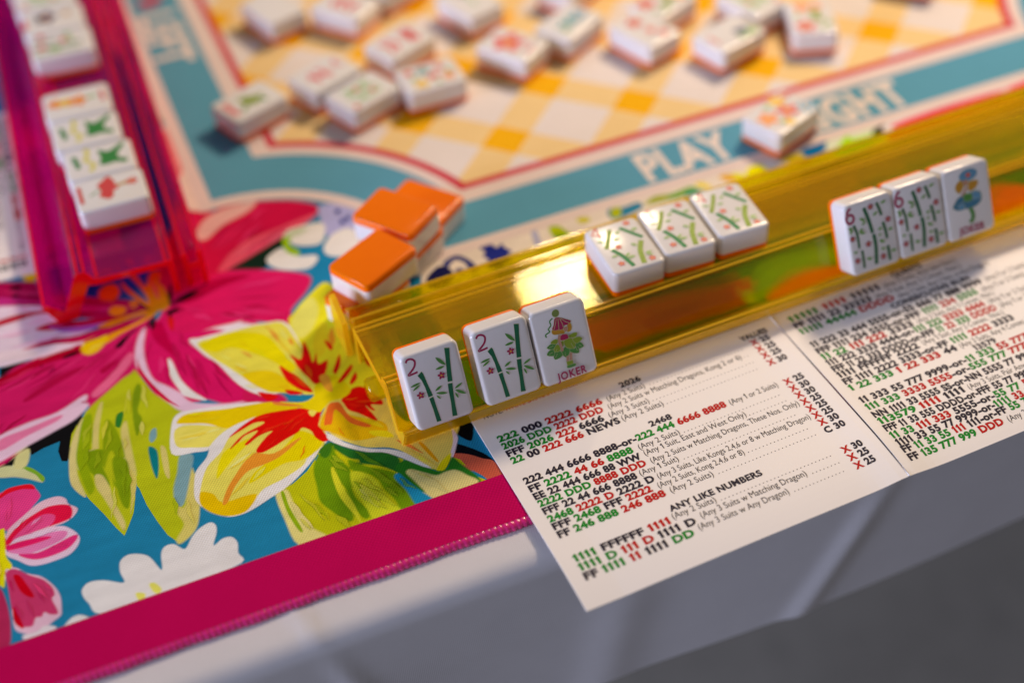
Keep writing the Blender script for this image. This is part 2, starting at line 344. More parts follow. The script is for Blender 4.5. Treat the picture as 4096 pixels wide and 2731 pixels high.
('lily_print',(0.558,0.000,0.029),1,'-1206,1649 -1104,1658 -995,1635 -987,1612 -1033,1624 -1122,1619 -1209,1622'),
('lily_print',(0.558,0.000,0.029),1,'-1047,1535 -969,1545 -847,1496 -677,1453 -844,1447 -1005,1504'),
('lily_print',(0.603,0.004,0.085),1,'-1104,1432 -1002,1448 -885,1420 -597,1433 -773,1385 -892,1377 -991,1410'),
('lily_print',(0.424,0.111,0.558),1,'-999,1540 -875,1472 -738,1444 -858,1435 -957,1473'),
('lily_print',(0.860,0.715,0.802),1,'-1231,1465 -1093,1427 -1065,1386 -1101,1376 -1238,1414'),
('lily_print',(0.666,0.011,0.136),1,'-1281,1310 -1224,1309 -1151,1346 -1046,1359 -959,1363 -871,1367 -686,1409 -558,1444 -637,1329 -678,1274 -717,1130 -780,1089 -864,1034 -929,988 -991,951 -1073,923 -1176,891 -1343,843'),
('lily_print',(0.860,0.618,0.802),1,'-1327,962 -1269,991 -1157,1012 -1046,1018 -931,1066 -932,1032 -949,1032 -926,1004 -991,951 -1073,923 -1176,891 -1343,843'),
('lily_print',(0.839,0.217,0.424),1,'-1273,968 -1162,982 -1038,998 -1054,972 -1168,944 -1281,908'),
('lily_print',(0.475,0.000,0.025),1,'-1285,1277 -1106,1342 -959,1358 -849,1356 -687,1400 -746,1344 -859,1306 -1054,1308 -1173,1276 -1289,1244'),
('lily_print',(0.488,0.003,0.063),1,'-1147,1151 -1012,1217 -895,1233 -922,1210 -1007,1180 -1139,1130'),
('lily_print',(0.488,0.003,0.063),1,'-847,1183 -773,1210 -790,1182 -841,1154'),
('lily_print',(0.857,0.142,0.310),1,'-904,1062 -823,1128 -724,1223 -715,1183 -809,1086 -886,1036'),
('lily_print',(0.749,0.008,0.142),1,'-717,1130 -682,1267 -642,1332 -574,1374 -511,1440 -433,1383 -210,1276 -201,1176 -246,1141 -387,1154 -452,1130 -448,1073 -415,1040 -398,969 -369,877 -332,816 -352,741 -444,785 -510,841 -585,809 -629,864 -677,954 -702,1052'),
('lily_print',(0.860,0.603,0.802),1,'-693,1245 -659,1321 -632,1341 -664,1231 -674,1127 -665,1035 -631,984 -588,920 -554,845 -444,785 -348,756 -347,722 -482,769 -596,811 -637,880 -681,986 -702,1092 -712,1154'),
('lily_print',(0.666,0.003,0.063),1,'-701,1176 -698,1112 -675,1014 -633,899 -605,844 -644,896 -686,993 -708,1090'),
('lily_print',(0.860,0.860,0.860),1,'-588,1122 -576,1099 -567,988 -540,906 -501,832 -568,885 -588,946 -601,1039'),
('lily_print',(0.860,0.767,0.839),1,'-481,1296 -422,1302 -365,1291 -306,1236 -227,1170 -243,1150 -302,1136 -343,1188 -403,1231 -463,1257'),
('lily_print',(0.860,0.767,0.839),1,'-484,1191 -450,1188 -391,1137 -443,1116 -476,1150'),
('lily_print',(0.558,0.000,0.063),1,'-615,1319 -567,1352 -557,1235 -551,1105 -582,1174 -609,1241'),
('lily_print',(0.682,0.007,0.071),1,'-536,1458 -515,1647 -382,1950 -274,2173 -206,1968 -134,1994 -3,1947 135,1886 219,1820 235,1769 189,1722 81,1698 -25,1635 -128,1584 -250,1536 -369,1489 -464,1448'),
('lily_print',(0.860,0.488,0.449),1,'-306,1828 -249,1919 -153,1959 -6,1952 -57,1894 -180,1851 -271,1786'),
('lily_print',(0.860,0.424,0.399),1,'-316,2127 -266,2211 -256,2080 -249,2023 -289,2026'),
('lily_print',(0.857,0.100,0.177),1,'-148,1685 37,1720 212,1745 158,1702 16,1646 -150,1580 -257,1544 -279,1555'),
('lily_print',(0.767,0.010,0.123),1,'-530,1438 -408,1507 -279,1550 -148,1508 -6,1427 71,1354 36,1275 -59,1186 -89,1101 -230,1202 -330,1217 -527,1263'),
('lily_print',(0.488,0.000,0.044),1,'-483,1458 -310,1512 -157,1473 -293,1452 -429,1415'),
('lily_print',(0.014,0.003,0.006),1,'-1106,1847 -1066,1837 -1068,1818 -1104,1825'),
('lily_print',(0.014,0.003,0.006),1,'-1109,1788 -1078,1793 -1074,1781 -1100,1769'),
('lily_print',(0.014,0.003,0.006),1,'-1041,1760 -1001,1746 -1010,1730 -1038,1744'),
('lily_print',(0.014,0.003,0.006),1,'-1077,1288 -1060,1309 -1052,1296 -1058,1283 -1073,1280'),
('lily_print',(0.014,0.003,0.006),1,'-1044,1250 -1018,1269 -1007,1257 -1019,1243 -1040,1241'),
('lily_print',(0.014,0.003,0.006),1,'-949,1269 -926,1288 -904,1284 -924,1264 -945,1260'),
('lily_print',(0.014,0.003,0.006),1,'-975,1316 -936,1329 -898,1329 -927,1311 -968,1307'),
('lily_print',(0.014,0.003,0.006),1,'-770,1282 -733,1319 -661,1355 -692,1318 -742,1277'),
('lily_print',(0.014,0.003,0.006),1,'-628,1516 -591,1460 -584,1437 -617,1482'),
('lily_print',(0.014,0.003,0.006),1,'-507,1458 -485,1556 -479,1543 -492,1470'),
('lily_print',(0.014,0.003,0.006),1,'-505,1438 -429,1479 -381,1476 -437,1444'),
('lily_print',(0.014,0.003,0.006),1,'-532,1402 -477,1404 -475,1384 -525,1379'),
('lily_print',(0.014,0.003,0.006),1,'-612,1336 -582,1407 -586,1361 -603,1322'),
('lily_print',(0.014,0.003,0.006),1,'-628,1344 -596,1395 -608,1353'),
('lily_print',(0.014,0.003,0.006),1,'-541,1359 -512,1383 -525,1351'),
('lily_print',(0.014,0.003,0.006),1,'-490,1450 -361,1456 -438,1439'),
('lily_print',(0.715,0.010,0.010),1,'-534,1365 -514,1346 -532,1279 -542,1302'),
('lily_print',(0.860,0.376,0.006),1,'-802,1361 -691,1383 -588,1419 -572,1411 -631,1383 -727,1353 -797,1322'),
('lily_print',(0.860,0.376,0.006),1,'-810,1440 -677,1453 -599,1449 -588,1419 -683,1422 -768,1415'),
('lily_print',(0.860,0.376,0.006),1,'-589,1439 -589,1527 -605,1624 -625,1689 -602,1698 -579,1602 -552,1659 -533,1686 -503,1661 -521,1593 -509,1558 -511,1440 -552,1417'),
('lily_print',(0.860,0.376,0.006),1,'-667,1679 -644,1613 -587,1477 -597,1462 -659,1600'),
('lily_print',(0.860,0.603,0.002),1,'-896,1342 -869,1375 -821,1380 -783,1366 -796,1331 -838,1291 -874,1286 -894,1304'),
('lily_print',(0.857,0.376,0.008),1,'-681,1634 -687,1598 -708,1572 -737,1565 -761,1580 -773,1612 -767,1648 -746,1675 -717,1682 -692,1667'),
('lily_print',(0.857,0.376,0.008),1,'-680,1491 -689,1474 -708,1466 -729,1471 -746,1488 -750,1508 -742,1526 -723,1534 -701,1529 -685,1512'),
('lily_print',(0.857,0.376,0.008),1,'-628,1510 -631,1494 -641,1484 -653,1483 -663,1491 -667,1506 -663,1522 -654,1532 -642,1533 -632,1525'),
('lily_print',(0.857,0.650,0.002),1,'-1044,1939 -991,1924 -998,1845 -1043,1866'),
('lily_print',(0.682,0.010,0.111),1,'-350,824 -282,792 -223,727 -226,672 -304,709 -367,757'),
('hibiscus_print',(0.860,0.824,0.020),1,'-93,1090 -55,1165 41,1248 128,1283 162,1083 194,770 219,555 30,569 -76,620 -101,706'),
('hibiscus_print',(0.860,0.860,0.160),1,'-82,1105 -46,1161 36,1229 43,1140 -14,1041 -76,1010'),
('hibiscus_print',(0.860,0.713,0.016),1,'-24,984 24,1054 51,1031 6,909 -38,871 -45,914'),
('hibiscus_print',(0.860,0.860,0.860),1,'-485,1190 -446,1188 -381,1184 -284,1175 -181,1161 -91,1097 -103,765 -205,746 -301,768 -366,861 -412,1009 -447,1076'),
('hibiscus_print',(0.860,0.805,0.085),1,'-460,1157 -385,1169 -286,1166 -183,1153 -100,1091 -90,701 -206,742 -274,774 -330,873 -381,975 -421,1048'),
('hibiscus_print',(0.860,0.786,0.002),1,'-449,1147 -332,1168 -199,1094 -158,957 -134,857 -178,839 -198,907 -274,1013 -342,1076 -408,1077'),
('hibiscus_print',(0.860,0.678,0.005),1,'-341,907 -254,894 -203,841 -153,703 -240,758 -292,802'),
('hibiscus_print',(0.860,0.860,0.860),1,'-654,763 -618,809 -563,805 -433,771 -300,724 -268,636 -371,648 -458,626 -538,575 -609,586 -687,616'),
('hibiscus_print',(0.860,0.805,0.139),1,'-649,729 -593,730 -532,701 -479,663 -460,627 -535,589 -614,615 -662,646'),
('hibiscus_print',(0.860,0.661,0.001),1,'-635,763 -585,793 -438,753 -289,720 -224,680 -138,603 -318,660 -401,653 -464,651 -530,709 -597,741'),
('hibiscus_print',(0.860,0.860,0.860),1,'-644,435 -622,493 -571,542 -538,601 -465,647 -367,664 -301,652 -130,608 -130,445 -164,413 -219,356 -311,289 -406,250 -503,220 -571,230 -624,276 -648,323 -658,367'),
('hibiscus_print',(0.860,0.805,0.125),1,'-628,403 -583,492 -515,546 -462,610 -374,636 -295,649 -130,608 -143,433 -223,383 -258,348 -339,318 -390,308 -430,294 -508,225 -570,235 -618,275 -645,328'),
('hibiscus_print',(0.860,0.749,0.001),1,'-219,522 -180,486 -152,433 -230,378 -307,388 -358,378 -457,348 -434,388 -384,416 -321,447 -265,491'),
('hibiscus_print',(0.860,0.786,0.004),1,'-511,536 -424,565 -368,566 -442,521 -511,466 -564,423'),
('hibiscus_print',(0.860,0.596,0.001),1,'-632,384 -592,357 -579,314 -547,299 -494,299 -449,290 -463,260 -508,225 -565,231 -614,268 -646,327'),
('hibiscus_print',(0.805,0.005,0.003),1,'-469,604 -411,640 -342,664 -268,657 -136,620 -160,604 -151,572 -121,596 -109,589 -136,538 -137,484 -129,436 -153,431 -173,465 -178,503 -203,533 -227,517 -274,504 -329,485 -381,475 -393,498 -343,545 -312,566 -363,563 -413,538 -423,547 -362,590 -412,587 -443,565 -482,544 -423,592 -329,619 -362,635 -416,620'),
('hibiscus_print',(0.860,0.337,0.028),1,'-445,462 -402,485 -337,454 -235,487 -234,476 -320,429 -384,416 -434,413 -469,396 -516,351 -555,294 -572,298 -538,361 -486,421'),
('hibiscus_print',(0.860,0.860,0.860),1,'-122,466 -82,396 -11,328 58,291 110,245 178,140 147,155 51,272 -22,314 -89,375 -132,433'),
('hibiscus_print',(0.860,0.713,0.139),1,'-136,538 -78,611 12,634 124,562 163,397 332,317 306,240 268,171 219,117 193,112 164,151 106,251 60,299 -15,336 -81,402 -122,468 -143,505'),
('hibiscus_print',(0.860,0.713,0.805),1,'307,293 312,246 301,216 262,156 259,175 290,230'),
('hibiscus_print',(0.860,0.549,0.004),1,'-142,504 -102,576 -56,601 -18,519 81,435 79,373 9,371 -53,391 -98,448'),
('hibiscus_print',(0.860,0.767,0.011),1,'22,409 82,381 93,340 31,378'),
('hibiscus_print',(0.860,0.767,0.005),1,'185,124 222,158 262,174 223,119 196,112'),
('hibiscus_print',(0.860,0.410,0.005),1,'169,269 185,262 206,165 194,167'),
('hibiscus_print',(0.786,0.005,0.003),1,'-25,609 11,630 30,649 72,639 113,549 109,518 70,536 75,502 62,510 48,547 67,458 56,454 12,514 -16,545 -23,585'),
('hibiscus_print',(0.860,0.167,0.020),1,'-123,518 -81,603 -48,606 -34,590 -21,511 34,437 17,432 -31,479 -49,542 -66,569 -94,509 -111,506'),
('hibiscus_print',(0.860,0.731,0.003),1,'-247,700 -165,662 -116,676 -93,731 -10,749 23,648 -19,616 -70,617 -116,583 -144,605'),
('hibiscus_print',(0.805,0.005,0.005),1,'-192,893 -164,842 -143,803 -112,700 -148,721 -178,772 -191,816'),
('hibiscus_print',(0.805,0.005,0.005),1,'-135,934 -104,892 -68,983 -62,922 -66,854 -40,899 -49,836 -10,839 -49,759 -90,732 -109,787 -128,854'),
('hibiscus_print',(0.805,0.005,0.005),1,'-207,755 -160,722 -153,705 -199,723'),
('hibiscus_print',(0.805,0.005,0.005),1,'-308,789 -243,734 -284,724'),
('hibiscus_print',(0.805,0.005,0.005),1,'12,955 29,929 30,898 15,893'),
('hibiscus_print',(0.805,0.005,0.005),1,'3,792 41,851 30,799 -2,754 -9,769'),
('hibiscus_print',(0.805,0.005,0.005),1,'-3,715 63,775 64,753 24,714 -3,700'),
('hibiscus_print',(0.805,0.005,0.005),1,'34,688 69,730 65,695 37,672'),
('hibiscus_print',(0.805,0.005,0.005),1,'131,820 151,780 140,727 123,755'),
('hibiscus_print',(0.860,0.410,0.033),1,'-66,767 -33,760 -40,673 -58,677 -68,710'),
('hibiscus_print',(0.860,0.349,0.020),1,'29,959 62,1015 52,938 31,913'),
('hibiscus_print',(0.860,0.293,0.033),1,'-266,709 -191,660 -172,639 -260,688'),
('strip_print',(0.860,0.762,0.658),0,'440,720 440,1000 520,1225 3300,1225 3300,720'),
('strip_print',(0.462,0.462,0.780),1,'239,1783 309,1775 373,1717 414,1620 366,1475 220,1571 218,1664'),
('strip_print',(0.860,0.836,0.780),1,'-70,1533 -24,1575 17,1580 33,1531 72,1496 131,1475 127,1437 70,1405 -37,1457'),
('strip_print',(0.860,0.836,0.780),1,'44,1674 110,1692 220,1672 209,1593 176,1543 127,1546 68,1583'),
('strip_print',(0.860,0.836,0.780),1,'181,1516 249,1582 324,1579 329,1468 269,1408 182,1447'),
('strip_print',(0.338,0.570,0.005),1,'36,1645 74,1638 50,1597 76,1534 63,1505 30,1537 21,1594'),
('strip_print',(0.609,0.692,0.462),1,'40,1659 97,1682 152,1663 115,1639 74,1638'),
('strip_print',(0.020,0.027,0.236),1,'317,1710 312,1701 304,1697 297,1700 293,1710 294,1721 300,1731 307,1735 315,1731 318,1722'),
('strip_print',(0.020,0.027,0.236),1,'314,1634 308,1625 301,1622 294,1625 290,1634 291,1646 296,1655 304,1659 311,1655 315,1646'),
('strip_print',(0.020,0.027,0.236),1,'343,1646 338,1636 330,1633 323,1636 319,1646 320,1657 326,1666 333,1670 340,1667 344,1657'),
('strip_print',(0.020,0.032,0.285),1,'778,1215 825,1226 845,1182 873,1198 876,1167 894,1132 872,1118 870,1086 832,1071 797,1063 767,1078 769,1110 786,1127 769,1151 789,1175'),
('strip_print',(0.048,0.056,0.236),1,'605,1190 665,1211 698,1186 720,1134 722,1084 690,1083 685,1151 654,1182 612,1153'),
('strip_print',(0.012,0.014,0.093),1,'510,1129 579,1177 618,1142 611,1080 551,1045 499,1070'),
('strip_print',(0.048,0.056,0.236),1,'631,1119 659,1126 670,1100 645,1088'),
('strip_print',(0.462,0.462,0.650),1,'1016,1218 1041,1215 1014,1074 989,1078'),
('strip_print',(0.462,0.570,0.005),1,'1095,1206 1138,1198 1155,1150 1172,1090 1112,1102 1086,1141'),
('strip_print',(0.236,0.397,0.005),1,'1092,1155 1146,1129 1170,1087 1109,1095'),
('strip_print',(0.658,0.609,0.020),1,'1231,1209 1270,1199 1274,1171 1239,1166 1221,1188'),
('strip_print',(0.032,0.236,0.397),1,'1357,1168 1379,1207 1438,1191 1511,1193 1515,1153 1442,1132 1370,1130'),
('strip_print',(0.462,0.533,0.011),1,'1366,1163 1389,1202 1426,1197 1410,1148 1378,1138'),
('strip_print',(0.397,0.462,0.032),1,'1532,1170 1593,1198 1665,1181 1727,1183 1770,1188 1784,1161 1708,1147 1610,1151 1542,1159'),
('strip_print',(0.155,0.397,0.011),1,'1641,1174 1729,1188 1766,1190 1787,1160 1721,1147 1656,1147'),
('strip_print',(0.068,0.338,0.285),1,'1728,1163 1782,1156 1805,1138 1722,1134'),
('strip_print',(0.860,0.744,0.000),1,'1791,1191 1817,1194 1843,1158 1836,1136 1808,1160'),
('strip_print',(0.860,0.692,0.002),1,'1788,1193 1817,1200 1843,1159 1835,1142 1804,1165'),
('strip_print',(0.860,0.462,0.003),1,'1907,1197 1950,1197 1971,1172 1963,1141 1926,1153'),
('strip_print',(0.860,0.799,0.000),1,'1964,1190 2001,1178 2016,1157 2050,1196 2107,1196 2123,1139 2125,1103 2020,1085 1978,1120'),
('strip_print',(0.860,0.860,0.860),1,'2135,1247 2177,1226 2177,1133 2155,1109 2130,1135'),
('strip_print',(0.609,0.462,0.011),1,'2209,1189 2273,1200 2325,1174 2333,1127 2276,1113 2213,1158'),
('strip_print',(0.005,0.162,0.397),1,'2324,1204 2406,1221 2468,1220 2455,1182 2387,1143 2336,1133 2315,1165'),
('strip_print',(0.780,0.836,0.609),1,'2465,1214 2538,1214 2706,1220 2670,1148 2576,1129 2490,1135 2428,1152'),
('strip_print',(0.122,0.397,0.005),1,'2534,1187 2569,1199 2548,1150 2517,1122 2500,1138'),
('strip_print',(0.007,0.007,0.008),1,'2683,1190 2760,1206 2739,1162 2667,1144'),
('strip_print',(0.860,0.780,0.780),1,'2750,1200 2930,1220 3511,1211 3494,1139 3207,1125 2804,1129 2733,1143'),
('strip_print',(0.860,0.005,0.068),1,'2795,1188 3054,1202 3360,1195 3379,1174 3162,1159 2887,1153 2789,1158'),
('strip_print',(0.860,0.005,0.068),1,'3408,1194 3614,1206 3613,1148 3436,1156'),
('strip_print',(0.462,0.780,0.011),1,'2442,1118 2557,1210 2572,1181 2668,1165 2703,1137 2582,1091 2477,1080'),
('strip_print',(0.860,0.236,0.011),1,'2749,1146 3015,1143 3418,1131 3415,1031 3027,1061 2737,1077'),
('strip_print',(0.285,0.609,0.005),1,'2378,865 2645,883 2731,1037 3343,978 3189,766 2883,755 2428,743'),
('strip_print',(0.068,0.193,0.005),1,'2247,1071 2502,1068 2661,1030 2395,997 2234,1006'),
('strip_print',(0.860,0.155,0.005),1,'2873,601 2975,609 3097,509 2993,369 2782,426'),
('strip_print',(0.860,0.167,0.006),1,'917,645 1006,617 1162,618 1364,606 1606,560 1711,557 1683,467 1628,425 1475,414 1275,428 1064,411 929,425 816,472 814,582'),
('strip_print',(0.736,0.065,0.003),1,'1216,516 1430,528 1692,542 1658,441 1478,420 1225,429'),
('strip_print',(0.436,0.736,0.010),1,'1637,490 1673,488 1677,447 1649,414 1615,431'),
('strip_print',(0.167,0.574,0.004),1,'1722,567 1853,617 2156,569 2132,482 1863,491 1712,423 1656,418'),
('strip_print',(0.860,0.223,0.004),1,'1712,423 1828,476 1945,491 2083,448 2100,368 1887,393 1726,392'),
('strip_print',(0.087,0.319,0.004),1,'955,448 1009,401 1061,384 975,382 935,415'),
('strip_print',(0.087,0.268,0.004),1,'1264,426 1283,402 1273,392 1255,408'),
('strip_print',(0.268,0.436,0.004),1,'751,1012 833,1046 941,1026 956,986 832,941 751,948'),
('strip_print',(0.223,0.375,0.004),1,'534,834 618,871 762,848 804,875 859,832 736,783 583,780'),
('strip_print',(0.860,0.652,0.004),1,'493,1025 577,1032 729,1023 793,1025 708,969 547,952 468,943'),
('left_strip_print',(0.860,0.703,0.610),1,'-420,4078 -200,3963 -289,3407 -260,3059 -198,2985 -202,2768 -206,2471 -207,2029 -303,2050 -311,2381 -301,2666 -300,3188'),
('left_strip_print',(0.860,0.255,0.255),1,'-272,2651 -229,2650 -244,2442 -252,2315 -287,2276 -284,2405'),
('left_strip_print',(0.090,0.255,0.042),1,'-299,2826 -265,2830 -252,2742 -273,2692 -300,2745'),
('left_strip_print',(0.014,0.122,0.376),1,'-295,2743 -252,2742 -255,2703 -291,2661 -302,2686'),
('left_strip_print',(0.042,0.050,0.255),1,'-284,4046 -259,4018 -264,3905 -267,3835 -288,3832 -288,3918'),
('left_strip_print',(0.042,0.050,0.255),1,'-279,3688 -255,3690 -266,3572 -279,3539 -284,3595'),
('left_strip_print',(0.090,0.042,0.122),1,'-303,3406 -261,3450 -244,3435 -290,3373'),
('left_strip_print',(0.090,0.064,0.122),1,'-289,2990 -255,3015 -245,3004 -278,2966'),
('left_strip_print',(0.860,0.312,0.204),1,'-326,3796 -286,3740 -285,3692 -311,3698'),
('lily_print',(0.629,0.005,0.112),2,'-562,1110 -558,1090 -551,1070 -561,1046 -564,1030 -567,1046 -562,1070 -567,1090'),
('lily_print',(0.516,0.009,0.108),2,'-709,1534 -738,1540 -765,1551 -790,1575 -806,1593 -783,1586 -751,1573 -728,1557'),
('lily_print',(0.860,0.466,0.703),2,'-937,1455 -974,1449 -1012,1441 -1057,1451 -1087,1455 -1057,1458 -1012,1456 -974,1461'),
('lily_print',(0.522,0.007,0.087),2,'-730,1397 -769,1381 -809,1369 -859,1365 -893,1363 -861,1375 -813,1388 -772,1396'),
('lily_print',(0.553,0.005,0.085),2,'-548,1207 -542,1167 -536,1127 -552,1081 -559,1050 -563,1081 -558,1128 -560,1168'),
('lily_print',(0.549,0.008,0.095),2,'-1238,1054 -1255,1039 -1269,1020 -1296,1015 -1312,1007 -1298,1018 -1273,1027 -1258,1045'),
('lily_print',(0.860,0.759,0.860),2,'-1088,1583 -1121,1585 -1154,1589 -1190,1603 -1215,1612 -1189,1610 -1150,1602 -1118,1596'),
('lily_print',(0.655,0.024,0.160),2,'-964,1727 -1017,1747 -1066,1774 -1120,1813 -1155,1842 -1114,1824 -1053,1795 -1007,1764'),
('lily_print',(0.860,0.526,0.759),2,'-983,1562 -1024,1569 -1067,1573 -1114,1591 -1146,1600 -1113,1594 -1065,1580 -1023,1575'),
('lily_print',(0.792,0.016,0.146),2,'-265,1296 -223,1279 -181,1258 -135,1230 -104,1210 -137,1225 -187,1249 -227,1271'),
('lily_print',(0.736,0.016,0.109),2,'-348,1810 -334,1855 -316,1898 -284,1943 -261,1973 -273,1938 -296,1887 -318,1846'),
('lily_print',(0.822,0.026,0.176),2,'-203,1418 -155,1421 -107,1411 -49,1405 -12,1395 -51,1394 -110,1389 -157,1403'),
('lily_print',(0.649,0.006,0.117),2,'-596,1120 -595,1085 -598,1051 -608,1010 -616,983 -616,1011 -614,1053 -608,1087'),
('lily_print',(0.860,0.446,0.682),2,'-1037,1657 -1063,1660 -1084,1674 -1112,1683 -1128,1694 -1109,1691 -1077,1690 -1057,1673'),
('lily_print',(0.752,0.026,0.180),2,'-673,1320 -708,1283 -742,1245 -795,1214 -829,1191 -800,1221 -754,1259 -717,1294'),
('lily_print',(0.465,0.004,0.042),2,'-107,1706 -88,1725 -68,1743 -36,1751 -16,1758 -32,1744 -60,1729 -81,1713'),
('lily_print',(0.550,0.004,0.067),2,'-255,1734 -234,1766 -211,1795 -177,1825 -154,1844 -171,1819 -198,1783 -224,1757'),
('lily_print',(0.556,0.006,0.074),2,'-257,1352 -217,1346 -178,1335 -132,1321 -102,1310 -133,1315 -181,1324 -219,1337'),
('lily_print',(0.551,0.008,0.096),2,'-811,1268 -839,1241 -870,1218 -913,1201 -942,1190 -919,1211 -882,1238 -849,1257'),
('lily_print',(0.783,0.027,0.147),2,'-64,1820 -48,1846 -32,1872 4,1883 26,1893 12,1874 -17,1853 -36,1831'),
('lily_print',(0.493,0.000,0.043),2,'-745,1468 -810,1468 -874,1473 -950,1494 -999,1508 -948,1506 -871,1498 -807,1488'),
('lily_print',(0.860,0.332,0.568),2,'-1070,1528 -1104,1530 -1139,1531 -1179,1545 -1206,1552 -1178,1550 -1138,1540 -1103,1537'),
('lily_print',(0.594,0.006,0.096),2,'-515,1033 -505,999 -496,965 -508,924 -514,896 -520,924 -520,965 -524,999'),
('lily_print',(0.527,0.010,0.112),2,'-770,1599 -817,1616 -862,1636 -906,1675 -936,1701 -899,1686 -848,1658 -806,1633'),
('lily_print',(0.835,0.032,0.191),2,'-249,1415 -186,1414 -123,1414 -48,1401 2,1395 -48,1397 -124,1404 -187,1406'),
('lily_print',(0.590,0.007,0.111),2,'-1011,1306 -1043,1285 -1079,1276 -1122,1262 -1152,1258 -1125,1272 -1086,1296 -1049,1302'),
('lily_print',(0.557,0.006,0.101),2,'-770,1276 -784,1256 -803,1243 -828,1229 -846,1222 -834,1237 -815,1259 -794,1269'),
('lily_print',(0.529,0.005,0.078),2,'-431,1043 -418,1007 -416,969 -402,926 -399,896 -408,925 -428,967 -427,1005'),
('lily_print',(0.572,0.005,0.056),2,'-212,1648 -194,1665 -174,1680 -146,1691 -127,1698 -142,1685 -167,1668 -188,1655'),
('lily_print',(0.860,0.163,0.269),2,'-37,1642 -11,1663 20,1675 56,1690 82,1697 61,1681 29,1656 -4,1648'),
('lily_print',(0.752,0.063,0.148),2,'-145,1620 -119,1642 -93,1664 -52,1672 -25,1679 -47,1663 -84,1646 -112,1627'),
('lily_print',(0.535,0.005,0.095),2,'-887,1290 -929,1268 -975,1254 -1025,1226 -1061,1212 -1027,1229 -978,1261 -932,1274'),
('lily_print',(0.834,0.032,0.190),2,'-435,1335 -412,1325 -389,1314 -377,1286 -368,1269 -385,1278 -405,1298 -424,1312'),
('lily_print',(0.860,0.393,0.103),2,'-610,1435 -634,1424 -658,1426 -688,1422 -708,1425 -689,1432 -660,1446 -635,1440'),
('lily_print',(0.454,0.004,0.059),2,'-514,1121 -502,1064 -501,1006 -496,937 -498,891 -506,937 -521,1005 -518,1063'),
('lily_print',(0.503,0.006,0.081),2,'-1080,1268 -1106,1257 -1134,1250 -1166,1240 -1188,1235 -1167,1244 -1136,1257 -1108,1263'),
('lily_print',(0.558,0.006,0.102),2,'-828,1271 -844,1255 -864,1246 -886,1232 -902,1225 -889,1237 -871,1256 -849,1264'),
('lily_print',(0.562,0.004,0.067),2,'-232,1703 -186,1748 -139,1790 -73,1828 -29,1854 -67,1820 -127,1774 -176,1735'),
('lily_print',(0.592,0.007,0.112),2,'-898,1144 -922,1114 -946,1085 -984,1059 -1008,1041 -988,1064 -955,1094 -929,1122'),
('lily_print',(0.732,0.015,0.106),2,'-127,1735 -79,1775 -29,1810 32,1852 73,1878 35,1847 -23,1801 -74,1767'),
('lily_print',(0.721,0.020,0.163),2,'-836,1260 -885,1228 -933,1195 -995,1164 -1036,1142 -997,1167 -936,1201 -888,1233'),
('lily_print',(0.436,0.005,0.061),2,'-1157,1059 -1183,1038 -1214,1025 -1248,1002 -1272,990 -1251,1007 -1220,1035 -1188,1046'),
('lily_print',(0.728,0.021,0.167),2,'-865,1170 -893,1134 -920,1099 -967,1072 -996,1052 -973,1079 -933,1113 -903,1146'),
('lily_print',(0.774,0.024,0.140),2,'-277,1700 -239,1739 -199,1777 -147,1816 -112,1842 -143,1812 -192,1768 -233,1732'),
('lily_print',(0.860,0.164,0.271),2,'-185,1618 -163,1635 -137,1646 -108,1663 -87,1672 -106,1659 -132,1637 -159,1628'),
('lily_print',(0.529,0.004,0.093),2,'-939,1287 -989,1260 -1040,1233 -1106,1216 -1150,1203 -1109,1223 -1045,1248 -994,1272'),
('lily_print',(0.580,0.006,0.079),2,'-233,1291 -203,1288 -176,1280 -149,1257 -131,1242 -154,1246 -187,1257 -212,1269'),
('lily_print',(0.745,0.024,0.176),2,'-1084,1270 -1113,1249 -1145,1233 -1186,1224 -1215,1220 -1191,1235 -1153,1255 -1120,1266'),
('lily_print',(0.640,0.005,0.114),2,'-524,1103 -517,1058 -512,1013 -517,959 -520,923 -524,959 -526,1013 -529,1058'),
('lily_print',(0.495,0.005,0.061),2,'-502,1420 -480,1412 -465,1394 -441,1382 -428,1368 -445,1375 -474,1381 -487,1402'),
('lily_print',(0.494,0.005,0.061),2,'-323,1293 -288,1277 -259,1254 -225,1225 -206,1202 -233,1215 -273,1236 -299,1263'),
('lily_print',(0.793,0.019,0.175),2,'-618,1143 -623,1116 -625,1089 -639,1059 -647,1039 -643,1060 -632,1091 -628,1118'),
('lily_print',(0.827,0.031,0.202),2,'-510,1113 -504,1089 -501,1065 -499,1035 -499,1016 -503,1035 -509,1064 -511,1088'),
('lily_print',(0.424,0.001,0.069),2,'-771,1587 -793,1594 -814,1604 -832,1625 -845,1639 -827,1633 -804,1619 -785,1606'),
('lily_print',(0.581,0.004,0.100),2,'-540,1118 -533,1088 -538,1058 -538,1022 -544,998 -548,1023 -557,1059 -548,1089'),
('lily_print',(0.479,0.006,0.073),2,'-956,1251 -1002,1229 -1046,1204 -1105,1187 -1143,1173 -1106,1191 -1049,1212 -1004,1234'),
('lily_print',(0.572,0.005,0.090),2,'-504,1014 -494,973 -488,933 -489,883 -490,850 -497,882 -505,931 -507,972'),
('lily_print',(0.558,0.003,0.094),2,'-441,976 -429,932 -423,888 -411,835 -406,799 -415,834 -431,886 -436,931'),
('lily_print',(0.618,0.005,0.109),2,'-486,1080 -471,1037 -471,992 -466,939 -469,903 -479,938 -496,990 -492,1035'),
('lily_print',(0.860,0.090,0.195),2,'-137,1601 -115,1620 -93,1638 -58,1640 -36,1643 -54,1629 -85,1618 -108,1604'),
('lily_print',(0.595,0.007,0.113),2,'-733,1237 -762,1200 -787,1161 -833,1128 -860,1103 -837,1131 -795,1169 -768,1206'),
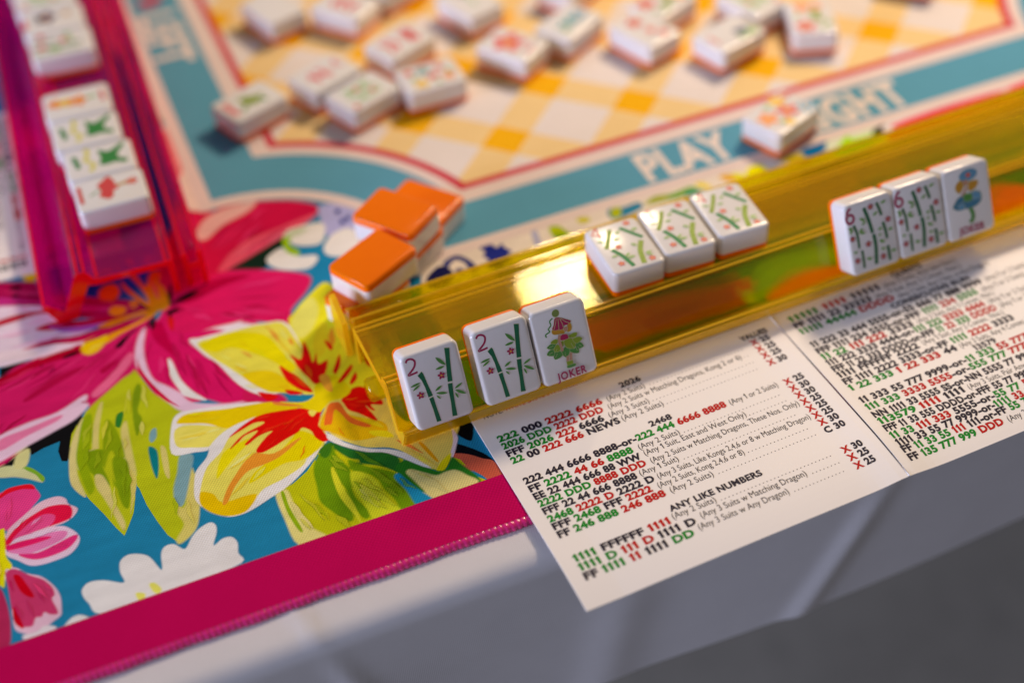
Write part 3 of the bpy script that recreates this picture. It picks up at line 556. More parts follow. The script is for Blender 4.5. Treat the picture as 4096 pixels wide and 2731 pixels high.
('lily_print',(0.793,0.029,0.156),2,'-160,1689 -128,1720 -97,1753 -47,1774 -15,1790 -41,1766 -86,1737 -120,1708'),
('lily_print',(0.607,0.006,0.100),2,'-512,1252 -501,1228 -504,1202 -497,1173 -499,1152 -506,1171 -523,1200 -516,1226'),
('lily_print',(0.610,0.005,0.069),2,'-474,1534 -456,1575 -439,1617 -397,1652 -372,1677 -387,1645 -418,1602 -440,1564'),
('lily_print',(0.423,0.004,0.057),2,'-1006,1291 -1031,1273 -1060,1267 -1092,1253 -1116,1249 -1096,1262 -1067,1285 -1036,1288'),
('lily_print',(0.508,0.000,0.040),2,'-897,1513 -929,1511 -960,1512 -995,1528 -1018,1538 -993,1538 -956,1531 -926,1527'),
('lily_print',(0.860,0.501,0.737),2,'-1051,1541 -1083,1544 -1114,1553 -1152,1559 -1177,1567 -1151,1563 -1112,1561 -1082,1550'),
('lily_print',(0.860,0.510,0.745),2,'-982,1453 -1028,1450 -1075,1451 -1130,1457 -1166,1463 -1129,1465 -1074,1466 -1028,1461'),
('lily_print',(0.673,0.019,0.110),2,'-1089,1308 -1125,1292 -1162,1274 -1211,1274 -1242,1271 -1213,1283 -1166,1291 -1129,1306'),
('lily_print',(0.710,0.018,0.158),2,'-615,1380 -649,1340 -688,1307 -736,1267 -771,1244 -743,1275 -701,1322 -659,1352'),
('lily_print',(0.736,0.016,0.109),2,'-249,1691 -209,1737 -165,1777 -106,1820 -65,1846 -97,1810 -148,1758 -196,1721'),
('lily_print',(0.719,0.042,0.261),2,'-745,1529 -786,1534 -826,1545 -869,1568 -898,1584 -866,1578 -818,1565 -780,1551'),
('lily_print',(0.860,0.168,0.089),2,'-544,1490 -553,1523 -553,1557 -553,1597 -550,1624 -544,1598 -535,1558 -538,1524'),
('lily_print',(0.860,0.665,0.042),2,'-803,1332 -820,1317 -842,1314 -864,1302 -882,1300 -868,1311 -849,1332 -826,1332'),
('lily_print',(0.560,0.005,0.087),2,'-629,1249 -637,1220 -653,1195 -662,1161 -672,1139 -665,1162 -659,1197 -643,1222'),
('lily_print',(0.797,0.018,0.152),2,'-461,1390 -436,1380 -413,1367 -392,1343 -378,1327 -398,1336 -424,1353 -445,1368'),
('lily_print',(0.655,0.035,0.121),2,'-73,1644 -38,1669 -3,1692 46,1703 78,1711 51,1693 5,1672 -31,1653'),
('lily_print',(0.586,0.016,0.134),2,'-724,1567 -776,1595 -824,1629 -885,1663 -924,1690 -883,1667 -820,1636 -772,1601'),
('lily_print',(0.424,0.002,0.073),2,'-884,1645 -931,1663 -976,1685 -1021,1725 -1051,1752 -1014,1736 -963,1706 -921,1680'),
('lily_print',(0.816,0.024,0.170),2,'-242,1272 -198,1255 -158,1232 -116,1197 -89,1172 -123,1187 -172,1212 -209,1238'),
('lily_print',(0.585,0.015,0.133),2,'-626,1487 -681,1509 -731,1540 -795,1572 -834,1598 -791,1579 -723,1555 -675,1520'),
('lily_print',(0.463,0.005,0.068),2,'-1063,1281 -1110,1260 -1158,1241 -1219,1230 -1259,1221 -1221,1236 -1162,1255 -1113,1271'),
('lily_print',(0.819,0.025,0.174),2,'-343,1292 -300,1264 -260,1233 -213,1195 -182,1169 -215,1191 -266,1226 -305,1258'),
('lily_print',(0.608,0.008,0.117),2,'-770,1271 -799,1242 -828,1213 -873,1193 -902,1178 -878,1200 -837,1226 -807,1253'),
('lily_print',(0.815,0.026,0.192),2,'-608,1148 -605,1123 -602,1097 -621,1073 -632,1056 -633,1076 -626,1104 -624,1128'),
('lily_print',(0.457,0.014,0.131),2,'-976,1662 -1023,1679 -1067,1700 -1117,1733 -1149,1756 -1112,1741 -1058,1717 -1016,1692'),
('lily_print',(0.715,0.019,0.160),2,'-882,1292 -917,1268 -954,1249 -1003,1237 -1036,1230 -1007,1248 -963,1271 -924,1286'),
('lily_print',(0.603,0.005,0.069),2,'-137,1735 -94,1768 -45,1792 7,1831 45,1852 10,1827 -40,1785 -90,1762'),
('lily_print',(0.727,0.014,0.102),2,'-206,1702 -159,1743 -110,1781 -50,1826 -9,1856 -48,1824 -105,1776 -155,1738'),
('lily_print',(0.832,0.031,0.188),2,'-286,1275 -265,1270 -249,1257 -229,1242 -219,1230 -235,1235 -259,1242 -273,1257'),
('hibiscus_print',(0.860,0.492,0.055),2,'-279,985 -291,996 -298,1011 -307,1028 -311,1041 -301,1031 -287,1017 -282,1001'),
('hibiscus_print',(0.860,0.313,0.037),2,'-108,981 -116,993 -120,1006 -116,1022 -113,1032 -108,1022 -104,1007 -103,995'),
('hibiscus_print',(0.860,0.064,0.003),2,'-216,590 -227,583 -240,580 -256,578 -267,577 -257,582 -242,589 -229,590'),
('hibiscus_print',(0.860,0.860,0.147),2,'130,867 135,883 142,897 160,907 171,913 166,901 155,886 146,874'),
('hibiscus_print',(0.860,0.068,0.005),2,'-128,728 -142,748 -150,772 -159,800 -163,819 -152,802 -136,777 -131,753'),
('hibiscus_print',(0.860,0.805,0.099),2,'-417,502 -434,488 -451,476 -476,471 -492,468 -479,478 -457,490 -439,499'),
('hibiscus_print',(0.860,0.860,0.192),2,'-313,936 -326,945 -337,955 -344,972 -349,983 -339,976 -328,962 -318,951'),
('hibiscus_print',(0.860,0.860,0.186),2,'-124,1025 -130,1043 -135,1062 -132,1085 -129,1101 -125,1086 -122,1063 -120,1044'),
('hibiscus_print',(0.860,0.704,0.058),2,'-400,491 -424,473 -451,461 -484,451 -507,446 -487,459 -457,478 -430,486'),
('hibiscus_print',(0.860,0.860,0.131),2,'-358,1008 -372,1016 -381,1027 -387,1043 -390,1055 -380,1048 -368,1036 -361,1023'),
('hibiscus_print',(0.860,0.860,0.134),2,'-132,870 -142,896 -153,921 -151,954 -151,976 -144,955 -140,923 -132,898'),
('hibiscus_print',(0.860,0.028,0.006),2,'-248,591 -271,582 -296,577 -325,571 -345,568 -326,575 -297,585 -273,589'),
('hibiscus_print',(0.860,0.853,0.007),2,'-220,946 -235,970 -245,996 -258,1026 -264,1048 -253,1029 -235,1000 -227,973'),
('hibiscus_print',(0.860,0.817,0.033),2,'118,624 135,628 152,632 172,626 186,623 172,621 152,622 135,620'),
('hibiscus_print',(0.857,0.014,0.005),2,'-300,521 -317,510 -335,499 -359,492 -374,487 -360,495 -338,505 -320,515'),
('hibiscus_print',(0.860,0.860,0.020),2,'51,897 59,920 69,942 87,965 99,980 92,962 80,935 67,915'),
('hibiscus_print',(0.860,0.775,0.007),2,'-526,769 -544,768 -560,770 -578,779 -590,786 -576,786 -556,783 -541,778'),
('hibiscus_print',(0.848,0.012,0.004),2,'-292,582 -316,572 -342,568 -372,563 -393,561 -373,568 -344,579 -318,581'),
('hibiscus_print',(0.860,0.726,0.078),2,'-519,662 -552,660 -586,658 -624,671 -649,678 -623,679 -584,674 -551,672'),
('hibiscus_print',(0.860,0.860,0.359),2,'-585,729 -598,729 -610,734 -625,736 -635,740 -625,740 -609,740 -597,734'),
('hibiscus_print',(0.860,0.296,0.054),2,'98,324 120,299 141,274 157,237 169,213 152,234 130,267 111,294'),
('hibiscus_print',(0.860,0.697,0.009),2,'-343,722 -360,724 -378,725 -395,738 -407,745 -393,743 -375,733 -358,731'),
('hibiscus_print',(0.860,0.860,0.238),2,'-411,495 -435,478 -462,466 -496,455 -519,449 -498,462 -468,480 -440,489'),
('hibiscus_print',(0.846,0.015,0.005),2,'-17,580 5,573 23,559 47,546 61,534 44,540 16,547 0,563'),
('hibiscus_print',(0.860,0.860,0.264),2,'-487,661 -502,658 -517,659 -534,661 -546,665 -534,667 -516,669 -501,666'),
('hibiscus_print',(0.860,0.609,0.005),2,'-190,750 -204,755 -211,767 -222,779 -225,789 -215,784 -199,778 -194,764'),
('hibiscus_print',(0.860,0.016,0.005),2,'-156,608 -182,597 -209,590 -242,584 -264,581 -243,589 -212,600 -184,605'),
('hibiscus_print',(0.860,0.731,0.003),2,'-279,1053 -289,1064 -298,1076 -300,1094 -301,1105 -295,1096 -288,1080 -281,1067'),
('hibiscus_print',(0.860,0.667,0.030),2,'-318,916 -333,924 -343,936 -352,953 -356,966 -344,958 -329,947 -322,933'),
('hibiscus_print',(0.860,0.860,0.069),2,'-542,691 -556,690 -570,691 -587,696 -597,700 -586,700 -569,698 -555,696'),
('hibiscus_print',(0.860,0.029,0.007),2,'17,578 41,573 64,566 87,550 103,539 85,544 58,554 36,563'),
('hibiscus_print',(0.860,0.601,0.003),2,'-513,751 -535,755 -556,761 -580,772 -596,779 -579,775 -554,767 -533,760'),
('hibiscus_print',(0.860,0.676,0.027),2,'29,469 47,457 62,443 73,421 80,405 67,415 48,432 37,449'),
('hibiscus_print',(0.860,0.019,0.005),2,'-180,580 -198,565 -220,556 -243,541 -260,534 -246,546 -226,567 -203,573'),
('hibiscus_print',(0.860,0.672,0.086),2,'125,256 147,228 165,199 183,161 194,135 177,158 153,192 138,223'),
('hibiscus_print',(0.860,0.860,0.533),2,'-301,809 -317,813 -328,823 -340,836 -346,846 -335,842 -317,836 -308,824'),
('hibiscus_print',(0.860,0.111,0.005),2,'-95,764 -100,787 -106,810 -101,839 -101,857 -98,839 -99,811 -94,788'),
('hibiscus_print',(0.860,0.161,0.004),2,'-14,604 -1,603 11,597 27,595 36,591 26,592 10,592 -2,599'),
('hibiscus_print',(0.860,0.681,0.034),2,'-105,979 -109,993 -107,1007 -111,1023 -110,1035 -107,1024 -99,1008 -103,993'),
('hibiscus_print',(0.860,0.805,0.121),2,'-553,691 -574,687 -593,691 -616,695 -631,701 -615,703 -591,706 -572,699'),
('hibiscus_print',(0.860,0.045,0.003),2,'31,573 45,571 56,566 69,557 76,549 66,551 51,555 40,562'),
('hibiscus_print',(0.860,0.860,0.252),2,'-569,655 -587,654 -605,657 -626,659 -640,663 -626,663 -604,665 -587,660'),
('hibiscus_print',(0.860,0.816,0.036),2,'23,780 34,799 50,814 65,835 77,847 68,832 57,808 40,794'),
('hibiscus_print',(0.860,0.091,0.005),2,'-92,783 -99,799 -101,816 -98,837 -94,851 -90,837 -85,817 -86,800'),
('hibiscus_print',(0.860,0.860,0.045),2,'-97,936 -100,951 -104,967 -100,985 -98,998 -96,985 -97,967 -94,951'),
('hibiscus_print',(0.860,0.693,0.008),2,'-471,720 -496,722 -521,723 -548,737 -567,744 -547,742 -519,733 -494,730'),
('hibiscus_print',(0.860,0.860,0.095),2,'-383,403 -394,387 -409,376 -429,364 -443,359 -434,371 -419,389 -402,397'),
('hibiscus_print',(0.860,0.504,0.056),2,'-167,1044 -174,1070 -174,1097 -181,1129 -181,1150 -176,1129 -165,1098 -167,1071'),
('hibiscus_print',(0.860,0.319,0.038),2,'-153,1010 -161,1034 -164,1059 -166,1089 -165,1109 -160,1090 -152,1061 -151,1036'),
('hibiscus_print',(0.860,0.549,0.004),2,'-46,463 -35,445 -29,426 -26,402 -25,385 -34,400 -45,421 -47,442'),
('hibiscus_print',(0.860,0.860,0.196),2,'-116,737 -123,759 -126,781 -130,808 -132,826 -127,809 -118,783 -117,760'),
('hibiscus_print',(0.860,0.328,0.005),2,'-220,442 -226,426 -231,410 -246,397 -255,387 -250,399 -238,414 -232,430'),
('hibiscus_print',(0.860,0.029,0.007),2,'-297,646 -312,642 -327,645 -345,645 -357,648 -345,649 -327,653 -312,650'),
('hibiscus_print',(0.860,0.344,0.006),2,'-79,477 -74,464 -74,451 -70,436 -71,425 -74,435 -81,450 -80,463'),
('hibiscus_print',(0.860,0.027,0.006),2,'-288,586 -307,576 -328,574 -352,569 -368,569 -353,576 -331,589 -310,587'),
('hibiscus_print',(0.860,0.017,0.005),2,'-221,581 -242,571 -261,557 -290,553 -308,547 -291,555 -264,562 -243,575'),
('hibiscus_print',(0.860,0.692,0.052),2,'-448,381 -467,361 -488,342 -517,328 -537,318 -521,334 -496,354 -473,370'),
('hibiscus_print',(0.860,0.802,0.078),2,'144,213 155,204 162,193 167,178 169,167 161,175 150,186 145,199'),
('hibiscus_print',(0.860,0.704,0.009),2,'11,490 33,471 52,450 67,418 77,397 60,413 38,439 21,462'),
('hibiscus_print',(0.860,0.695,0.039),2,'-136,935 -146,966 -155,998 -156,1037 -157,1063 -150,1038 -143,1000 -136,968'),
('leaf_print',(0.288,0.420,0.007),2,'-937,744 -938,721 -937,697 -958,677 -969,662 -967,681 -956,704 -953,727'),
('leaf_print',(0.735,0.665,0.175),2,'110,128 126,116 145,106 146,80 150,65 137,75 128,95 113,108'),
('leaf_print',(0.798,0.727,0.256),2,'-345,206 -327,168 -322,127 -308,80 -306,47 -319,78 -344,122 -344,164'),
('leaf_print',(0.603,0.666,0.024),2,'-74,196 -57,177 -52,151 -35,126 -29,106 -42,122 -66,144 -69,171'),
('leaf_print',(0.739,0.671,0.166),2,'119,134 140,114 153,90 166,59 171,37 155,53 132,78 123,105'),
('leaf_print',(0.680,0.655,0.124),2,'-833,773 -831,756 -829,739 -840,721 -846,709 -847,722 -842,741 -842,758'),
('leaf_print',(0.236,0.379,0.005),2,'-856,656 -854,636 -865,618 -868,595 -877,581 -877,597 -882,623 -868,639'),
('leaf_print',(0.243,0.394,0.007),2,'-36,231 -9,197 9,158 30,111 40,77 20,106 -11,148 -25,189'),
('leaf_print',(0.651,0.687,0.082),2,'-710,1022 -706,988 -715,955 -715,914 -722,888 -724,915 -732,956 -720,989'),
('leaf_print',(0.753,0.681,0.248),2,'113,127 139,101 164,74 176,31 185,4 166,26 145,63 124,92'),
('leaf_print',(0.389,0.500,0.011),2,'-873,842 -878,814 -880,785 -901,757 -913,737 -908,759 -893,790 -888,818'),
('leaf_print',(0.401,0.522,0.011),2,'-109,199 -86,170 -72,138 -54,100 -47,72 -64,95 -91,129 -100,163'),
('leaf_print',(0.749,0.689,0.137),2,'-687,372 -682,340 -687,309 -686,271 -690,246 -693,271 -701,309 -693,341'),
('leaf_print',(0.603,0.666,0.021),2,'-69,143 -45,116 -28,88 -14,49 -7,22 -24,44 -47,78 -61,109'),
('leaf_print',(0.674,0.688,0.049),2,'-94,150 -77,126 -69,98 -54,67 -48,44 -60,64 -82,92 -88,121'),
('leaf_print',(0.639,0.660,0.046),2,'-876,892 -879,866 -890,843 -902,815 -913,798 -910,819 -906,850 -892,871'),
('leaf_print',(0.320,0.453,0.012),2,'-144,352 -130,341 -125,327 -116,310 -114,297 -124,305 -141,318 -143,334'),
('leaf_print',(0.085,0.333,0.140),2,'47,142 62,125 66,103 82,82 86,65 75,79 53,97 52,120'),
('leaf_print',(0.683,0.706,0.109),2,'-764,1021 -768,993 -771,965 -789,935 -799,915 -796,937 -785,969 -779,997'),
('leaf_print',(0.693,0.717,0.083),2,'-101,155 -85,138 -71,120 -67,93 -64,75 -76,89 -89,111 -99,131'),
('leaf_print',(0.265,0.407,0.009),2,'-159,339 -141,320 -133,297 -118,271 -113,251 -127,267 -150,288 -154,314'),
('leaf_print',(0.265,0.405,0.005),2,'-855,753 -858,733 -869,716 -873,692 -881,678 -878,694 -879,719 -866,736'),
('leaf_print',(0.297,0.449,0.005),2,'-970,781 -976,751 -980,720 -1006,691 -1020,671 -1014,695 -997,727 -989,757'),
('leaf_print',(0.686,0.708,0.113),2,'-755,828 -751,809 -753,790 -762,769 -769,756 -771,771 -772,794 -767,812'),
('leaf_print',(0.593,0.639,0.029),2,'-781,989 -784,963 -788,937 -803,908 -812,889 -809,910 -799,940 -793,966'),
('leaf_print',(0.762,0.692,0.254),2,'116,104 131,92 138,74 152,57 157,42 146,53 127,67 122,86'),
('leaf_print',(0.232,0.374,0.005),2,'-853,608 -853,578 -851,548 -870,517 -880,495 -879,519 -869,552 -867,581'),
('leaf_print',(0.689,0.674,0.108),2,'-335,114 -324,99 -318,82 -315,60 -314,45 -322,58 -331,78 -335,96'),
('leaf_print',(0.241,0.385,0.005),2,'-860,629 -864,590 -878,554 -887,509 -897,480 -893,511 -890,557 -874,593'),
('leaf_print',(0.205,0.361,0.005),2,'1,134 18,121 25,102 36,80 39,64 26,75 6,92 3,113'),
('leaf_print',(0.677,0.703,0.104),2,'-916,544 -922,506 -924,467 -947,425 -958,397 -952,427 -935,470 -931,508'),
('leaf_print',(0.554,0.581,0.025),2,'-305,225 -289,185 -268,147 -263,95 -255,61 -268,93 -279,144 -297,183'),
('leaf_print',(0.772,0.705,0.260),2,'92,161 116,131 129,96 154,59 166,32 148,56 117,89 106,126'),
('leaf_print',(0.673,0.688,0.048),2,'-94,175 -75,152 -64,125 -54,92 -50,68 -63,88 -83,117 -90,146'),
('leaf_print',(0.440,0.541,0.022),2,'-935,903 -942,878 -960,860 -973,832 -986,817 -980,836 -974,868 -953,885'),
('leaf_print',(0.660,0.699,0.054),2,'-106,125 -88,107 -71,89 -66,58 -62,39 -75,54 -88,80 -101,100'),
('leaf_print',(0.526,0.574,0.011),2,'-258,125 -249,110 -238,95 -241,73 -240,59 -247,72 -250,92 -259,107'),
('leaf_print',(0.538,0.588,0.013),2,'-214,72 -198,56 -185,39 -186,12 -185,-6 -197,8 -207,31 -216,50'),
('leaf_print',(0.555,0.631,0.017),2,'-777,975 -776,950 -778,926 -789,899 -797,881 -797,901 -794,929 -788,953'),
('leaf_print',(0.078,0.238,0.012),2,'-60,337 -35,310 -19,277 5,240 17,213 -3,236 -34,267 -47,302'),
('leaf_print',(0.384,0.517,0.009),2,'-951,857 -954,833 -961,811 -979,789 -992,775 -989,794 -980,820 -969,840'),
('leaf_print',(0.430,0.542,0.009),2,'-728,402 -724,380 -720,358 -730,333 -735,317 -738,334 -735,360 -736,381'),
('leaf_print',(0.603,0.666,0.022),2,'-83,114 -66,93 -59,67 -43,40 -37,20 -50,37 -73,61 -77,88'),
('leaf_print',(0.416,0.495,0.005),2,'-267,156 -256,138 -251,118 -245,94 -244,77 -252,92 -265,114 -267,135'),
('leaf_print',(0.287,0.430,0.010),2,'-12,123 1,110 7,94 14,74 16,60 7,71 -7,87 -10,105'),
('pink_daisy',(0.747,0.050,0.188),2,'-1228,208 -1218,200 -1213,189 -1208,176 -1206,166 -1213,173 -1223,184 -1227,196'),
('pink_daisy',(0.604,0.019,0.121),2,'-1337,278 -1332,264 -1331,250 -1331,232 -1332,221 -1336,232 -1340,249 -1339,263'),
('pink_daisy',(0.631,0.033,0.139),2,'-1391,266 -1393,242 -1399,219 -1405,191 -1411,173 -1408,192 -1405,220 -1398,243'),
('pink_daisy',(0.631,0.033,0.150),2,'-1326,137 -1322,126 -1321,114 -1320,101 -1321,91 -1324,100 -1329,114 -1328,125'),
('pink_daisy',(0.860,0.056,0.268),2,'-1299,587 -1298,607 -1293,625 -1285,647 -1278,661 -1279,645 -1282,622 -1289,604'),
('pink_daisy',(0.623,0.028,0.140),2,'-1257,183 -1250,170 -1244,156 -1240,138 -1238,126 -1243,137 -1251,153 -1255,168'),
('pink_daisy',(0.604,0.019,0.121),2,'-1335,161 -1330,147 -1327,132 -1328,114 -1329,101 -1333,113 -1336,131 -1338,146'),
('pink_daisy',(0.632,0.034,0.151),2,'-1298,165 -1290,143 -1286,122 -1282,95 -1281,78 -1286,95 -1293,120 -1296,142'),
('pink_daisy',(0.860,0.039,0.229),2,'-1176,362 -1161,363 -1148,361 -1133,352 -1124,346 -1135,346 -1152,349 -1164,353'),
('pink_daisy',(0.860,0.269,0.520),2,'-1231,488 -1224,500 -1215,510 -1200,513 -1190,516 -1196,507 -1208,499 -1218,491'),
('pink_daisy',(0.860,0.057,0.258),2,'-1316,543 -1313,563 -1310,583 -1300,605 -1294,621 -1297,605 -1304,582 -1308,562'),
('pink_daisy',(0.860,0.565,0.726),2,'-1286,500 -1282,512 -1275,522 -1262,530 -1254,535 -1257,526 -1265,513 -1274,505'),
('pink_daisy',(0.860,0.057,0.257),2,'-1304,551 -1302,573 -1298,594 -1287,617 -1279,633 -1281,616 -1287,591 -1293,570'),
('pink_daisy',(0.860,0.076,0.280),2,'-1255,466 -1240,479 -1224,493 -1200,498 -1184,503 -1197,493 -1218,482 -1235,471'),
('pink_daisy',(0.860,0.620,0.827),2,'-1219,430 -1200,436 -1181,440 -1157,436 -1142,434 -1157,431 -1180,430 -1199,427'),
('pink_daisy',(0.860,0.760,0.051),2,'-1358,373 -1357,351 -1356,329 -1367,305 -1373,289 -1373,306 -1369,331 -1367,353'),
('pink_daisy',(0.860,0.019,0.105),2,'-1270,487 -1261,499 -1253,510 -1238,519 -1228,525 -1235,516 -1248,505 -1257,494'),
('pink_daisy',(0.853,0.053,0.204),2,'-1264,229 -1249,208 -1239,186 -1231,157 -1226,137 -1237,154 -1252,180 -1259,204')]
